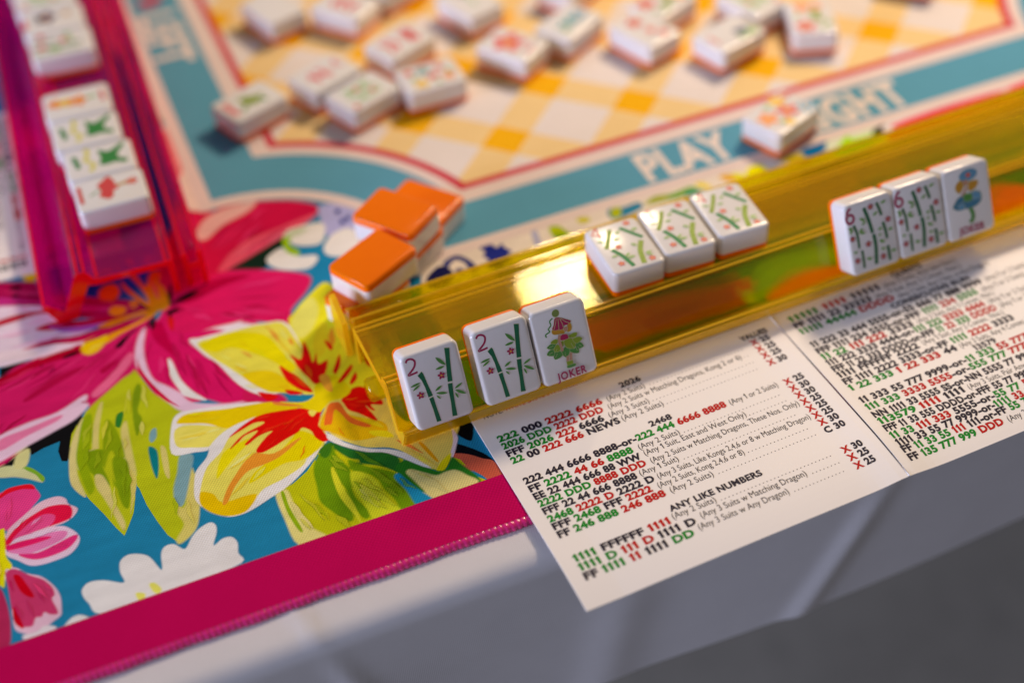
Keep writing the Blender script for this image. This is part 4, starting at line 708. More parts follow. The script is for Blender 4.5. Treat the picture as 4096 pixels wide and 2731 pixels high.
ART={
'two_bam':[('stroke','numeral','crimson','-9.07,12.06 -8.32,12.98 -6.92,12.90 -5.87,11.97 -5.97,10.55 -6.95,9.18 -9.21,7.35 -7.29,7.32 -5.70,7.49',0.75),
 ('poly','stalk','stalk','-6.06,6.08 -4.39,7.07 -3.92,6.37 -3.18,1.06 -2.49,-2.90 -4.22,-3.06 -4.49,1.01 -5.06,3.87'),
 ('poly','stalk','stalk','-4.10,-3.63 -2.49,-3.43 -2.34,-6.94 -1.84,-13.21 -3.51,-13.12 -3.66,-8.04'),
 ('poly','stalk','stalk','5.87,12.86 7.72,12.29 7.03,8.84 6.27,3.76 5.81,-0.08 4.04,0.16 4.89,5.59 5.46,9.40'),
 ('poly','stalk','stalk','3.85,-0.57 5.58,-0.80 5.06,-4.61 4.60,-9.51 4.42,-13.30 2.60,-13.02 3.28,-7.95 3.56,-3.26'),
 ('lens','leaf','leafgreen','1.82,10.56 4.87,6.54',1.26),
 ('lens','leaf','leafgreen','0.76,6.14 4.29,6.34',0.91),
 ('lens','leaf','leafgreen','-9.71,2.79 -5.78,3.28',0.80),
 ('lens','leaf','leafgreen','-9.21,1.20 -6.10,2.60',0.70),
 ('lens','leaf','leafgreen','-1.26,-1.63 1.50,-0.33',0.86),
 ('lens','leaf','leafgreen','-1.20,-2.45 2.89,-3.82',0.91),
 ('lens','leaf','leafgreen','-1.18,-3.38 -0.04,-5.08',0.55),
 ('lens','leaf','leafgreen','5.91,-3.11 9.14,-1.83',0.81),
 ('lens','leaf','leafgreen','5.85,-3.57 9.56,-6.40',1.01),
 ('lens','leaf','leafgreen','5.72,-4.59 6.41,-7.05',0.66),
 ('blossom','blossom','crimson','2.36,3.36',1.47),
 ('blossom','blossom','crimson','-6.87,-1.29',1.45)],
'six_bam':[('stroke','numeral','crimson','-7.84,12.95 -9.36,11.92 -10.22,9.99 -10.26,8.08 -9.09,6.98 -7.50,7.54 -7.16,9.14 -8.26,10.41 -9.91,9.91',1.05),
 ('stroke','stalk','stalk','-2.17,11.42 -0.88,6.41 0.13,0.43',1.43),
 ('stroke','stalk','stalk','0.46,-0.16 0.74,-4.97 -0.11,-12.46',1.46),
 ('stroke','stalk','stalk','-7.64,5.88 -6.67,1.71 -6.62,-3.92',0.96),
 ('stroke','stalk','stalk','-5.57,-5.11 -5.54,-9.19 -5.63,-12.37',0.97),
 ('stroke','stalk','stalk','3.56,11.86 4.42,9.15 5.10,6.23',1.10),
 ('stroke','stalk','stalk','5.23,3.44 5.84,0.00 6.14,-3.61',1.11),
 ('stroke','stalk','stalk','5.95,-6.59 6.08,-9.41 6.13,-12.73',1.12),
 ('blossom','blossom','crimson','0.72,11.02',1.35),
 ('blossom','blossom','crimson','7.65,3.89',1.39),
 ('blossom','blossom','crimson','-9.04,0.60',1.31),
 ('blossom','blossom','crimson','-2.48,-3.36',1.34),
 ('blossom','blossom','crimson','-8.23,-8.68',1.32),
 ('blossom','blossom','crimson','3.29,-10.29',1.38),
 ('lens','leaf','midleaf','5.29,10.91 7.76,11.76',0.95),
 ('lens','leaf','midleaf','1.21,7.06 3.44,8.43',0.94),
 ('lens','leaf','midleaf','-4.97,7.92 -2.31,6.32',1.02),
 ('lens','leaf','midleaf','-4.21,4.90 -2.34,6.08',0.87),
 ('lens','leaf','midleaf','-10.20,5.17 -8.42,4.42',1.25),
 ('lens','leaf','midleaf','-10.02,2.95 -8.46,4.18',0.85),
 ('lens','leaf','midleaf','-5.86,2.45 -3.11,1.39',1.12),
 ('lens','leaf','midleaf','-5.82,2.68 -3.87,3.58',0.86),
 ('lens','leaf','midleaf','2.51,0.98 4.60,1.37',0.94),
 ('lens','leaf','midleaf','6.97,-0.33 9.07,-0.18',1.07),
 ('lens','leaf','midleaf','2.36,-1.72 3.70,-0.62',0.79),
 ('lens','leaf','midleaf','2.40,-3.24 4.78,-4.71',1.16),
 ('lens','leaf','midleaf','2.69,-6.83 4.63,-7.44',0.95),
 ('lens','leaf','midleaf','7.00,-9.20 9.40,-9.18',1.07),
 ('lens','leaf','midleaf','-9.54,-4.96 -7.77,-5.03',0.91),
 ('lens','leaf','midleaf','-4.22,-8.87 -1.80,-9.66',1.13)],
'four_bam':[('stroke','numeral','coralred','-6.46,13.85 -9.24,10.18',0.62),
 ('stroke','numeral','coralred','-9.22,10.50 -5.68,8.66',0.61),
 ('stroke','numeral','coralred','-6.25,13.77 -6.62,7.38',0.62),
 ('stroke','stalk','foil','-1.49,10.89 -4.35,5.39 -7.33,0.61',1.57),
 ('stroke','stalk','foilgreen','2.47,10.18 5.36,5.96 8.45,1.40',1.58),
 ('stroke','stalk','foilgreen','-5.67,-0.59 -3.29,-5.81 -1.68,-12.77',1.67),
 ('stroke','stalk','foil','7.04,-0.25 4.43,-5.19 3.40,-9.05 2.65,-12.97',1.96),
 ('blossom','blossom','coralred','6.17,11.83',1.59),
 ('blossom','blossom','coralred','-2.59,-0.21',1.52),
 ('blossom','blossom','coralred','-5.52,-9.64',1.48),
 ('blossom','blossom','coralred','6.65,-11.54',1.51),
 ('lens','leaf','lightleaf','-8.91,6.11 -6.11,4.45',1.05),
 ('lens','leaf','lightleaf','-3.04,4.32 -0.25,4.30',1.22),
 ('lens','leaf','lightleaf','-0.51,7.16 1.63,8.54',1.23),
 ('lens','leaf','lightleaf','6.06,6.80 8.82,7.40',1.41),
 ('lens','leaf','lightleaf','2.57,-0.38 4.35,-2.45',1.30),
 ('lens','leaf','lightleaf','-7.54,-4.88 -4.88,-4.64',1.18),
 ('lens','leaf','lightleaf','-2.39,-6.97 -0.18,-4.94',1.11),
 ('lens','leaf','lightleaf','-1.98,-7.66 1.30,-7.67',1.34),
 ('lens','leaf','lightleaf','5.46,-7.75 8.10,-7.74',1.20),
 ('lens','leaf','lightleaf','5.41,-8.27 7.82,-10.04',1.04)],
'leaf_joker':[('stroke','ribbon','leafgreen','-2.19,10.41 -3.52,9.59 -3.40,7.99 -4.66,6.88 -4.40,5.75 -6.16,5.09 -6.03,4.00',0.50),
 ('ellipse','cap','olive','-0.64,11.87',1.41,1.41),
 ('poly','hair','amber','-3.39,6.04 -1.67,5.94 1.26,4.75 1.02,3.54 0.41,3.45 -1.13,3.74 -2.92,4.12 -3.56,4.80'),
 ('poly','hair','amber','3.34,7.26 4.14,6.45 4.26,4.72 3.53,3.55 2.26,3.56 2.53,5.34'),
 ('poly','cap','crimson','-1.33,10.10 0.35,9.89 2.92,8.32 4.56,7.08 3.60,6.65 2.95,6.18 1.64,6.31 0.98,5.25 -0.25,5.17 -1.24,5.52 -2.03,5.55 -3.23,6.37 -2.28,7.85'),
 ('stroke','seam','outline','-0.77,9.90 -1.61,7.87 -2.56,6.13',0.18),
 ('stroke','seam','outline','-0.15,9.81 -0.45,7.45 -0.71,5.47',0.18),
 ('stroke','seam','outline','0.42,9.60 1.04,7.18 1.06,5.61',0.18),
 ('stroke','seam','outline','0.79,9.47 2.26,7.78 3.63,6.77',0.18),
 ('poly','face','skin','1.30,5.47 2.60,5.63 2.45,4.33 1.72,3.86 1.05,4.44'),
 ('poly','dress','leafgreen','4.14,-1.77 5.93,-1.63 7.22,-3.80 5.06,-4.12 4.22,-3.11'),
 ('poly','dress','leafgreen','1.57,-2.93 3.30,-3.56 4.97,-3.38 4.74,-5.71 2.45,-4.88 1.46,-3.94'),
 ('poly','dress','leafgreen','-1.09,-2.76 0.25,-1.67 1.62,-2.95 0.85,-5.03 -0.45,-5.72 -1.49,-4.44 -1.81,-3.54'),
 ('poly','dress','leafgreen','-4.73,-2.48 -3.70,-2.46 -2.13,-2.64 -1.75,-4.61 -4.82,-5.17'),
 ('poly','dress','leafgreen','-7.43,-2.54 -6.06,-1.08 -4.49,-1.26 -4.78,-3.56'),
 ('poly','dress','leafgreen','-6.90,0.09 -4.98,1.14 -3.17,0.62 -4.44,-1.07'),
 ('poly','dress','lime','0.28,0.67 2.23,0.96 3.67,0.23 4.25,-1.55 3.23,-3.33 0.90,-2.35 0.05,-0.81'),
 ('poly','dress','lime','2.11,1.79 4.20,2.44 5.77,2.01 4.73,0.71 2.81,1.14'),
 ('poly','dress','lime','3.67,0.23 5.87,0.41 7.26,-0.80 5.36,-1.74 4.31,-1.62'),
 ('poly','dress','lime','-5.05,1.63 -3.62,2.34 -2.18,1.95 -2.68,0.65 -3.98,0.86'),
 ('poly','dress','lime','-4.19,-0.90 -2.53,0.17 -1.85,-1.69 -2.64,-2.51 -4.18,-2.21'),
 ('poly','dress','lime','-1.12,0.66 -0.04,0.79 -0.52,-1.18 -1.13,-0.70'),
 ('stroke','vein','outline','2.58,-0.94 3.17,-2.99',0.15),
 ('stroke','vein','outline','-3.62,-2.10 -3.14,-1.23',0.15),
 ('stroke','vein','outline','-4.45,-4.42 -3.48,-3.20',0.15),
 ('stroke','vein','outline','-0.56,-5.05 -0.36,-3.67',0.15),
 ('stroke','vein','outline','4.37,-4.74 4.11,-3.59',0.15),
 ('stroke','vein','outline','6.33,-3.35 5.39,-2.75',0.15),
 ('stroke','vein','outline','-6.04,0.09 -4.39,0.27',0.15),
 ('stroke','vein','outline','-6.68,-2.56 -5.22,-2.04',0.15),
 ('poly','bodice','crimson','-0.52,3.18 1.69,2.96 1.94,1.20 -0.96,1.33'),
 ('stroke','arm','skin','-1.04,3.55 -1.64,1.63 -1.42,-0.80 -1.26,-2.90',0.96),
 ('poly','leg','skin','-0.32,-5.40 0.80,-5.23 0.31,-7.26 -0.72,-7.28'),
 ('poly','leg','skin','1.22,-4.38 2.21,-4.74 1.61,-7.47 0.54,-7.21'),
 ('poly','sock','lime','-0.76,-7.34 1.72,-7.59 1.64,-9.06 -0.70,-8.99'),
 ('poly','shoe','leafgreen','-0.77,-9.05 2.31,-9.07 2.39,-9.86 1.20,-10.09 -0.66,-9.93'),
 ('text','lettering','crimson','JOKER','-5.67,-13.71 6.69,-13.82')],
'blue_joker':[('poly','hair','amber','-4.87,7.85 -2.95,9.12 -0.80,8.87 -1.41,6.26 -3.66,4.09 -5.22,5.85'),
 ('poly','hair','amber','0.95,7.14 3.10,7.56 5.46,6.71 3.98,4.33 0.85,3.82'),
 ('ellipse','cap','skyblue','1.20,10.41',4.26,2.42),
 ('ellipse','cap','coralred','1.20,10.41',1.02,0.91),
 ('ellipse','face','skin','-0.40,7.55',1.27,1.27),
 ('stroke','arm','skin','-0.06,5.84 -1.70,3.68 -3.92,1.73',1.13),
 ('poly','dress','denim','-7.38,-0.46 -5.47,1.70 -4.08,2.57 -0.89,2.89 2.34,3.22 4.24,3.03 6.10,1.64 5.79,-1.39 3.18,-2.98 0.60,-3.08 -2.52,-2.85 -5.01,-2.82 -6.95,-1.52'),
 ('poly','dress','skyblue','2.30,2.96 5.66,1.91 5.61,-0.24 1.81,0.16'),
 ('poly','dress','skyblue','-4.94,-0.60 -2.70,-0.26 -2.11,-2.32 -4.40,-2.89'),
 ('poly','bodice','leafgreen','-1.64,3.13 1.71,2.34 1.46,0.00 -1.95,0.43'),
 ('stroke','leg','leafgreen','0.28,-3.10 1.24,-5.84 0.88,-7.87 -0.44,-9.03',1.71),
 ('text','lettering','crimson','JOKER','-6.13,-12.86 6.39,-13.42')],
'red_lady':[('poly','petal','coralred','-4.82,-4.70 -7.59,-1.98 -9.87,0.64 -5.34,2.62 -2.05,2.77 -1.73,4.50 0.62,2.76 1.10,1.15 3.75,1.14 6.16,-0.90 4.86,-2.98 2.59,-4.85 -0.64,-3.53'),
 ('stroke','stem','leafgreen','1.16,-8.69 -0.38,-6.27 -1.34,-3.97',0.69),
 ('stroke','stem','amber','-1.84,3.33 -2.30,6.44 -2.47,8.89',1.69),
 ('blossom','blossom','coralred','-2.36,9.77',2.63),
 ('stroke','lettering','coralred','-6.93,-12.43 -1.25,-12.33 5.12,-12.21',1.69)],
'green_dragon':[('poly','wing','dragongreen','-6.95,0.82 -4.16,4.30 -6.22,8.04 -8.81,11.99 -4.94,10.81 -0.89,8.05 2.42,8.78 3.99,11.62 6.67,10.50 4.81,6.53 5.16,2.55 3.75,-0.23 -0.47,1.04 -3.78,0.43'),
 ('stroke','ribbon','paleyellow','-9.87,-4.59 -5.50,-4.11 -1.94,-5.68 1.33,-3.78 3.29,-2.59 7.62,-4.61',2.05),
 ('stroke','lettering','dragongreen','-4.48,-11.11 -4.57,-9.95 -1.27,-10.02',2.05),
 ('stroke','lettering','dragongreen','-0.18,-10.71 -0.32,-9.11 3.69,-9.37',1.88)],
'orange_flower':[('blossom','blossom','orange','-1.50,-9.63',4.10),
 ('blossom','blossom','gold','-0.95,-5.24',3.83),
 ('blossom','blossom','orange','-0.55,0.66',4.67),
 ('stroke','stem','lightleaf','-1.28,4.20 -1.62,9.06',1.74),
 ('stroke','lettering','coralred','-5.09,11.27 0.27,11.66 3.92,11.64',1.52)],
'pale_bam':[('stroke','stalk','stalk','-4.85,-13.06 -3.58,-1.45',1.25),
 ('stroke','stalk','stalk','0.63,-13.22 1.97,-0.23 1.80,9.57',1.27),
 ('stroke','stalk','leafgreen','5.93,-13.74 6.41,-0.84 7.30,8.96',1.07),
 ('lens','leaf','lightleaf','3.71,-6.04 4.50,-0.58',2.94),
 ('lens','leaf','lightleaf','7.13,-4.40 1.17,-2.13',2.91),
 ('lens','leaf','lightleaf','-6.00,2.17 -8.04,5.52',3.47),
 ('lens','leaf','lightleaf','-0.39,3.31 -2.88,6.07',2.95),
 ('blossom','blossom','coralred','-9.10,-8.43',2.54),
 ('blossom','blossom','coralred','0.88,-8.94',2.62),
 ('blossom','blossom','coralred','-2.55,1.38',2.30)],
'violet_flower':[('blossom','blossom','violet','-2.49,-3.23',5.95),
 ('stroke','stem','lightleaf','-2.54,-8.33 -2.25,-4.24',0.93),
 ('blossom','blossom','amber','-3.18,7.06',2.24),
 ('stroke','lettering','coralred','-4.33,-13.26 4.88,-13.52',2.17)]}
# ------------------------------------------------------------------ setting: floor, table, cloth
PR_Z = .012
floor = link('floor', mesh('floor', [(-4000, -4000, -745), (4000, -4000, -745), (4000, 4000, -745), (-4000, 4000, -745)], [(0, 1, 2, 3)]), plain('floor_carpet', (.25, .235, .20), .9, noise=.25, nscale=40, bump=.3, bscale=300))
tag(floor, None, None, kind='structure')
TX0, TX1, TY0, TY1 = -330, 790, -41, 900
troot = empty('table', Matrix.Translation(Vector(((TX0+TX1)/2, (TY0+TY1)/2, -745))*MM)); tag(troot, 'square wooden table hidden under the white cloth', 'table')
wood = plain('table_wood', (.23, .13, .07), .5, noise=.3, nscale=30)
cx, cy = (TX0+TX1)/2, (TY0+TY1)/2
o = link('tabletop', box(TX0+14-cx, TX1-14-cx, TY0+14-cy, TY1-14-cy, 745-30, 745-5.5, 'tabletop', 3), wood, troot)
for sx in (-1, 1):
    for sy in (-1, 1):
        lx, ly = sx*((TX1-TX0)/2-60), sy*((TY1-TY0)/2-60)
        link('leg', box(lx-22, lx+22, ly-22, ly+22, 0, 745-30.2, 'leg', 3), wood, troot)
def cloth_mesh():
    R, D = 7., 107.
    def prof(e):                      # distance past the edge -> (outward, down)
        if e <= 0: return (e, 0.)
        a = e/R
        if a < math.pi/2: return (R*math.sin(a), R*(1-math.cos(a)))
        return (R, R+(e-R*math.pi/2))
    xs = []; x = TX0-D
    while x < TX1+D+.1: xs.append(x); x += 3.0 if -140 < x < 330 else 12.
    ys = []; y = TY0-D
    while y < 0: ys.append(y); y += 1.6
    ys += [12, 60, 200, 400, 600, 800, 860, 880, 896, 901, 906, 920, 950, 996]
    v = []; f = []
    for y in ys:
        for x in xs:
            ey = max(TY0+R-y, y-(TY1-R)); ex = max(TX0+R-x, x-(TX1-R))
            oy, dy = prof(ey); ox, dx = prof(ex)
            d = max(dy, dx)
            Y = (TY0+R-oy) if y < 400 and ey > 0 else ((TY1-R+oy) if ey > 0 else y)
            X = (TX0+R-ox) if x < 0 and ex > 0 else ((TX1-R+ox) if ex > 0 else x)
            k = min(1, max(0, d-2)/60)
            if y < 0:
                # soft hanging folds, tucking back under the table towards the hem
                fold = 1.4*math.sin(X*.022+.9)
                c = X-(192-.36*d); fold += 1.9*math.exp(-(c/7)**2)*min(1, d/14)*-1
                c = X-(78-.12*d); fold += 1.3*math.exp(-(c/12)**2)*-1
                c = X-(-42+.22*d); fold += 2.0*math.exp(-(c/4)**2)*-1
                Y += k*fold + .10*max(0, d-8)
                d += k*(-6+2*math.sin(X*.018-1.2))
                if d < 3:
                    c = X-(-42-(Y+41)*.25); d -= .55*math.exp(-(c/2.2)**2)
                    d += .25*math.sin(X*.021+Y*.05)
            else: X += 0 if not ex > 0 else k*6*math.sin(Y*.04)
            v.append((X, Y, -2.9-d))
    n = len(xs)
    for j in range(len(ys)-1):
        for i in range(n-1): f.append((j*n+i, j*n+i+1, (j+1)*n+i+1, (j+1)*n+i))
    return mesh('tablecloth', v, f, True)
linen = fabric('white_linen', (.68, .665, .69), pitch=.0012, dark=.07, bump=.35, rough=.62, sheen=0, ang=.6)
cl = link('tablecloth', cloth_mesh(), linen)
tag(cl, 'white woven tablecloth hanging in soft folds over the table edge', 'tablecloth')
# ------------------------------------------------------------------ printed mat
MX0, MX1, MY0, MY1 = -167., 627.4, -21.5, 773.5
mroot = empty('mahjong_mat', Matrix.Identity(4)); tag(mroot, 'square fabric game mat printed with tropical flowers and a yellow gingham centre', 'game mat')
print_mat = fabric('printed_fabric', attr='print', streak=1, dark=.34, bump=.6)
link('base_panel', box(MX0, MX1, MY0, MY1, -2.6, 0, 'base_panel'), fabric('blue_ground', (.016, .25, .46), dark=.34, bump=.6, streak=1), mroot)
PAINTED = []
BLUE = (.016, .25, .46)
def under(x, y):
    for x0, x1, y0, y1, Q, c in reversed(PAINTED):
        if x0 < x < x1 and y0 < y < y1:
            ins = False
            for i in range(len(Q)):
                (ax, ay), (bx, by) = Q[i-1], Q[i]
                if (ay > y) != (by > y) and x < (bx-ax)*(y-ay)/(by-ay)+ax: ins = not ins
            if ins: return c
    return BLUE
motifs = {}
FEATHER = dict(lily_print=1.5, leaf_print=1.0, hibiscus_print=.6, pink_daisy=.8, white_flower=.7, strip_print=.6, left_strip_print=1.0, dark_gap=.4)
zz = PR_Z
for name, col, sm, pts in PRINT:
    key = (name, zz) if name in ('strip_print', 'left_strip_print', 'dark_gap') else (name, 0)
    fl = motifs.setdefault(key, Flat(0, 0)); fl.z = zz; zz += .0003
    P = [(x/10, y/10) for x, y in parse(pts)]
    Q = crom(P) if sm else P
    fl.poly(Q, col, FEATHER.get(name, .4) if sm == 1 else 0, under)
    PAINTED.append((min(x for x, _ in Q), max(x for x, _ in Q), min(y for _, y in Q), max(y for _, y in Q), Q, col))
for (name, _), fl in motifs.items(): fl.build(name, print_mat, mroot)
ZT = zz+.02
CXc, CYc = 230.2, 376.0              # centre of the square design
def ring(name, d0, d1, r0, r1, z, mat):
    """band of the square frame: outer edge d0 from centre, inner edge d1, ticket corners r0/r1 about the frame corner at distance RC"""
    RC = 248.7
    def loop(d, r, n=18):
        P = []
        h = math.sqrt(max(0, r*r-(RC-d)**2))
        for q in range(4):
            a0 = math.atan2(-(d-RC), h); pts = []
            # corner at (-,-) first: from (x=-d, y=-RC+h) along arc to (x=-RC+h, y=-d)
            A0 = math.atan2(h, RC-d); A1 = math.atan2(RC-d, h)
            for i in range(n+1):
                t = A0+(A1-A0)*i/n; pts.append((-RC+r*math.cos(t), -RC+r*math.sin(t)))
            for x, y in pts:
                for _ in range(q): x, y = -y, x
                P.append((x+CXc, y+CYc))
        return P
    A, B = loop(d0, r0), loop(d1, r1); n = len(A)
    # A runs corner by corner, counter-clockwise
    v = [(x, y, z) for x, y in A]+[(x, y, z) for x, y in B]
    f = [(i, (i+1) % n, n+(i+1) % n, n+i) for i in range(n)]
    me = mesh(name, v, f); bm = bmesh.new(); bm.from_mesh(me); bmesh.ops.recalc_face_normals(bm, faces=bm.faces)
    if bm.faces and sum(fc.normal.z for fc in bm.faces) < 0: bmesh.ops.reverse_faces(bm, faces=bm.faces)
    bm.to_mesh(me); bm.free()
    return link(name, me, mat, mroot), B
D0 = 248.7
pale = fabric('pale_frame_print', (.80, .66, .62), dark=.2); teal = fabric('teal_frame_print', (.115, .35, .49), dark=.16)
redl = fabric('red_line_print', (.62, .035, .07), dark=.2)
ring('outer_white_line', D0+6, D0, 70.4, 76.4, ZT, pale)
ring('teal_frame', D0, D0-25.4, 76.4, 103, ZT, teal)
ring('inner_white_line', D0-25.4, D0-33.9, 103, 108.6, ZT, pale)
_, B = ring('red_line', D0-33.9, D0-38, 108.6, 113, ZT, redl)
g = Flat(ZT, 0); g.poly(B, (1, 1, 1)); g.build('gingham_panel', fabric('gingham_print', gingham=True, dark=.14), mroot)
lett = fabric('letter_print', (.84, .72, .66), dark=.18)
def mat_word(txt, x0, y0, w, cap, rot):
    fit_text('printed_word', [(txt, lett)], x0, y0, w, cap, ZT+.012, mroot, bold=.035, rot=rot)
mat_word('PLAY', 162, 130.2, 45, 19.5, 0); mat_word('RIGHT', 239, 130.2, 58, 19.5, 0)
mat_word('LEFT', -16.3, 373, 52, 18.5, -math.pi/2)
ht = Flat(ZT+.012, 0); ht.poly(crom([(-12, 383), (-8, 381), (-3, 384), (0, 388), (-4, 393), (-6, 389), (-11, 390), (-14, 387)]), (.6, .03, .08)); ht.build('printed_heart', print_mat, mroot)
mag = fabric('magenta_band', (.56, .002, .095), pitch=.0016, dark=.30, bump=.45, rough=.7)
def band(x0, x1, y0, y1): link('border_band', mesh('border_band', [(x0, y0, ZT), (x1, y0, ZT), (x1, y1, ZT), (x0, y1, ZT)], [(0, 1, 2, 3)]), mag, mroot)
band(MX0, MX1, MY0, 0); band(MX0, MX1, 752, MY1); band(MX0, MX0+21.5, 0, 752); band(MX1-21.5, MX1, 0, 752)
thread = plain('magenta_thread', (.85, .015, .21), .26, spec=.7, coat=.25, noise=.25, nscale=1500)
def stitch(ax, ay, bx, by, step=.42):
    """overlock stitching: rope of slanted thread wraps round the mat edge"""
    n = int(math.hypot(bx-ax, by-ay)/step); tx, ty = (bx-ax)/(n*step), (by-ay)/(n*step); nx, ny = ty, -tx
    v = []; f = []; K = 10
    for i in range(n+1):
        s = i*step; wob = .22*math.sin(s*.13)+.12*math.sin(s*.41+1)
        for k in range(K):
            a = 2*math.pi*k/K
            r = 2.05+.48*abs(math.sin(math.pi*s/2.2+a*.55))**.8
            o = r*math.cos(a)*1.05+wob; z = -1.75+r*.78*math.sin(a)
            v.append((ax+tx*s+nx*o, ay+ty*s+ny*o, z))
    for i in range(n):
        for k in range(K): f.append((i*K+k, (i+1)*K+k, (i+1)*K+(k+1) % K, i*K+(k+1) % K))
    ob = link('stitched_edge', mesh('stitched_edge', v, f, True), thread, mroot); return ob
stitch(MX0, MY0, MX1, MY0); stitch(MX0, MY1, MX0, MY0, 1.2); stitch(MX1, MY0, MX1, MY1, 1.2); stitch(MX1, MY1, MX0, MY1, 1.2)
ZM = ZT+.05                          # things on the mat stand here
# ------------------------------------------------------------------ tiles
TW, TH, TT = 22.2, 29.7, 12.3
def tile_meshes():
    out = []
    for part in (0, 1):
        bm = bmesh.new(); bmesh.ops.create_cube(bm, size=1)
        for v in bm.verts: v.co = Vector((v.co.x*TW, v.co.y*TH, (v.co.z+.5)*TT))*MM
        up = [e for e in bm.edges if abs(e.verts[0].co.z-e.verts[1].co.z) > .001]
        bmesh.ops.bevel(bm, geom=up, offset=2.5*MM, segments=7, affect='EDGES', profile=.5)
        rim = [e for e in bm.edges if abs(e.verts[0].co.z-e.verts[1].co.z) < 1e-6 and len({round(f.normal.z, 2) for f in e.link_faces}) > 1]
        bmesh.ops.bevel(bm, geom=rim, offset=1.3*MM, segments=5, affect='EDGES', profile=.5)
        r = bmesh.ops.bisect_plane(bm, geom=bm.verts[:]+bm.edges[:]+bm.faces[:], plane_co=(0, 0, 3.3*MM), plane_no=(0, 0, 1), clear_inner=part == 0, clear_outer=part == 1)
        eds = [e for e in bm.edges if len(e.link_faces) == 1]
        bmesh.ops.holes_fill(bm, edges=eds)
        bmesh.ops.recalc_face_normals(bm, faces=bm.faces)
        for fc in bm.faces: fc.smooth = True
        sharp = [e for e in bm.edges if len(e.link_faces) == 2 and e.calc_face_angle(0) > .9]
        for e in sharp: e.smooth = False
        out.append(from_bm(bm, 'tile_face' if part == 0 else 'tile_back'))
    return out
FACE_ME, BACK_ME = tile_meshes()
ivory = plain('white_tile_plastic', (.80, .775, .76), .15, spec=.5, coat=.25, sss=.12, noise=.015, nscale=300)
orange = plain('orange_tile_plastic', (.95, .18, .0), .10, spec=.22, noise=.05, nscale=160)
PAL = dict(crimson=(.40, .012, .085), stalk=(.006, .135, .055), leafgreen=(.075, .27, .05), olive=(.20, .27, .06), amber=(.55, .27, .02), skin=(.52, .27, .18), lime=(.24, .34, .02),
           foil=(.27, .38, .08), foilgreen=(.04, .26, .09), coralred=(.66, .07, .07), lightleaf=(.27, .47, .13), skyblue=(.12, .30, .46), denim=(.05, .19, .30), dragongreen=(.04, .24, .05), paleyellow=(.70, .66, .16), orange=(.85, .26, .05), gold=(.85, .52, .03), violet=(.07, .025, .10), rose=(.74, .13, .14), palegreen=(.28, .52, .18), teal=(.10, .36, .40), inkblue=(.03, .05, .16), yellow=(.88, .56, .03), sky=(.2, .42, .6), outline=(.58, .60, .30), midleaf=(.16, .38, .08))
def ink(c):
    if c in ('foil', 'foilgreen'): return plain('ink_'+c, PAL[c], .38, metal=.55 if c == 'foil' else .2, bump=1.0, bscale=2500)
    return plain('ink_'+c, PAL[c], .35, spec=.5, noise=.12, nscale=900)
def ribbon(P, w, taper=0):
    Q = open_crom(P) if len(P) > 2 else [tuple(P[0]), tuple(((P[0][0]+P[1][0])/2, (P[0][1]+P[1][1])/2)), tuple(P[1])]
    l = []; r = []
    for i, p in enumerate(Q):
        a = Q[max(0, i-1)]; b = Q[min(len(Q)-1, i+1)]; dx, dy = b[0]-a[0], b[1]-a[1]; d = math.hypot(dx, dy) or 1
        k = w/2*(1-taper*abs(2*i/(len(Q)-1)-1)); l.append((p[0]-dy/d*k, p[1]+dx/d*k)); r.append((p[0]+dy/d*k, p[1]-dx/d*k))
    return l+r[::-1]
def grow(P, d):
    cx = sum(p[0] for p in P)/len(P); cy = sum(p[1] for p in P)/len(P); o = []
    for x, y in P:
        r = math.hypot(x-cx, y-cy) or 1; o.append((cx+(x-cx)*(r+d)/r, cy+(y-cy)*(r+d)/r))
    return o
def flat_mesh(name, polys, z):
    """polys [(pts, material)] -> mesh with material slots"""
    v = []; f = []; mi = []; mats = []
    for k, (P, m) in enumerate(polys):
        n0 = len(v); v += [(x, y, z+k*.004) for x, y in P]
        if m not in mats: mats.append(m)
        for t in tessellate_polygon([[Vector((x, y, 0)) for x, y in P]]):
            a, b, c = (Vector(v[n0+i]) for i in t)
            if (b-a).cross(c-a).z < 0: t = (t[0], t[2], t[1])
            f.append(tuple(n0+i for i in t)); mi.append(mats.index(m))
    me = mesh(name, v, f)
    for m in mats: me.materials.append(m)
    for p, i in zip(me.polygons, mi): p.material_index = i
    return me
ART_CACHE = {}
def ell(cx, cy, rx, ry, n=16, a=0):
    return [(cx+rx*math.cos(2*math.pi*i/n)*math.cos(a)-ry*math.sin(2*math.pi*i/n)*math.sin(a), cy+rx*math.cos(2*math.pi*i/n)*math.sin(a)+ry*math.sin(2*math.pi*i/n)*math.cos(a)) for i in range(n)]
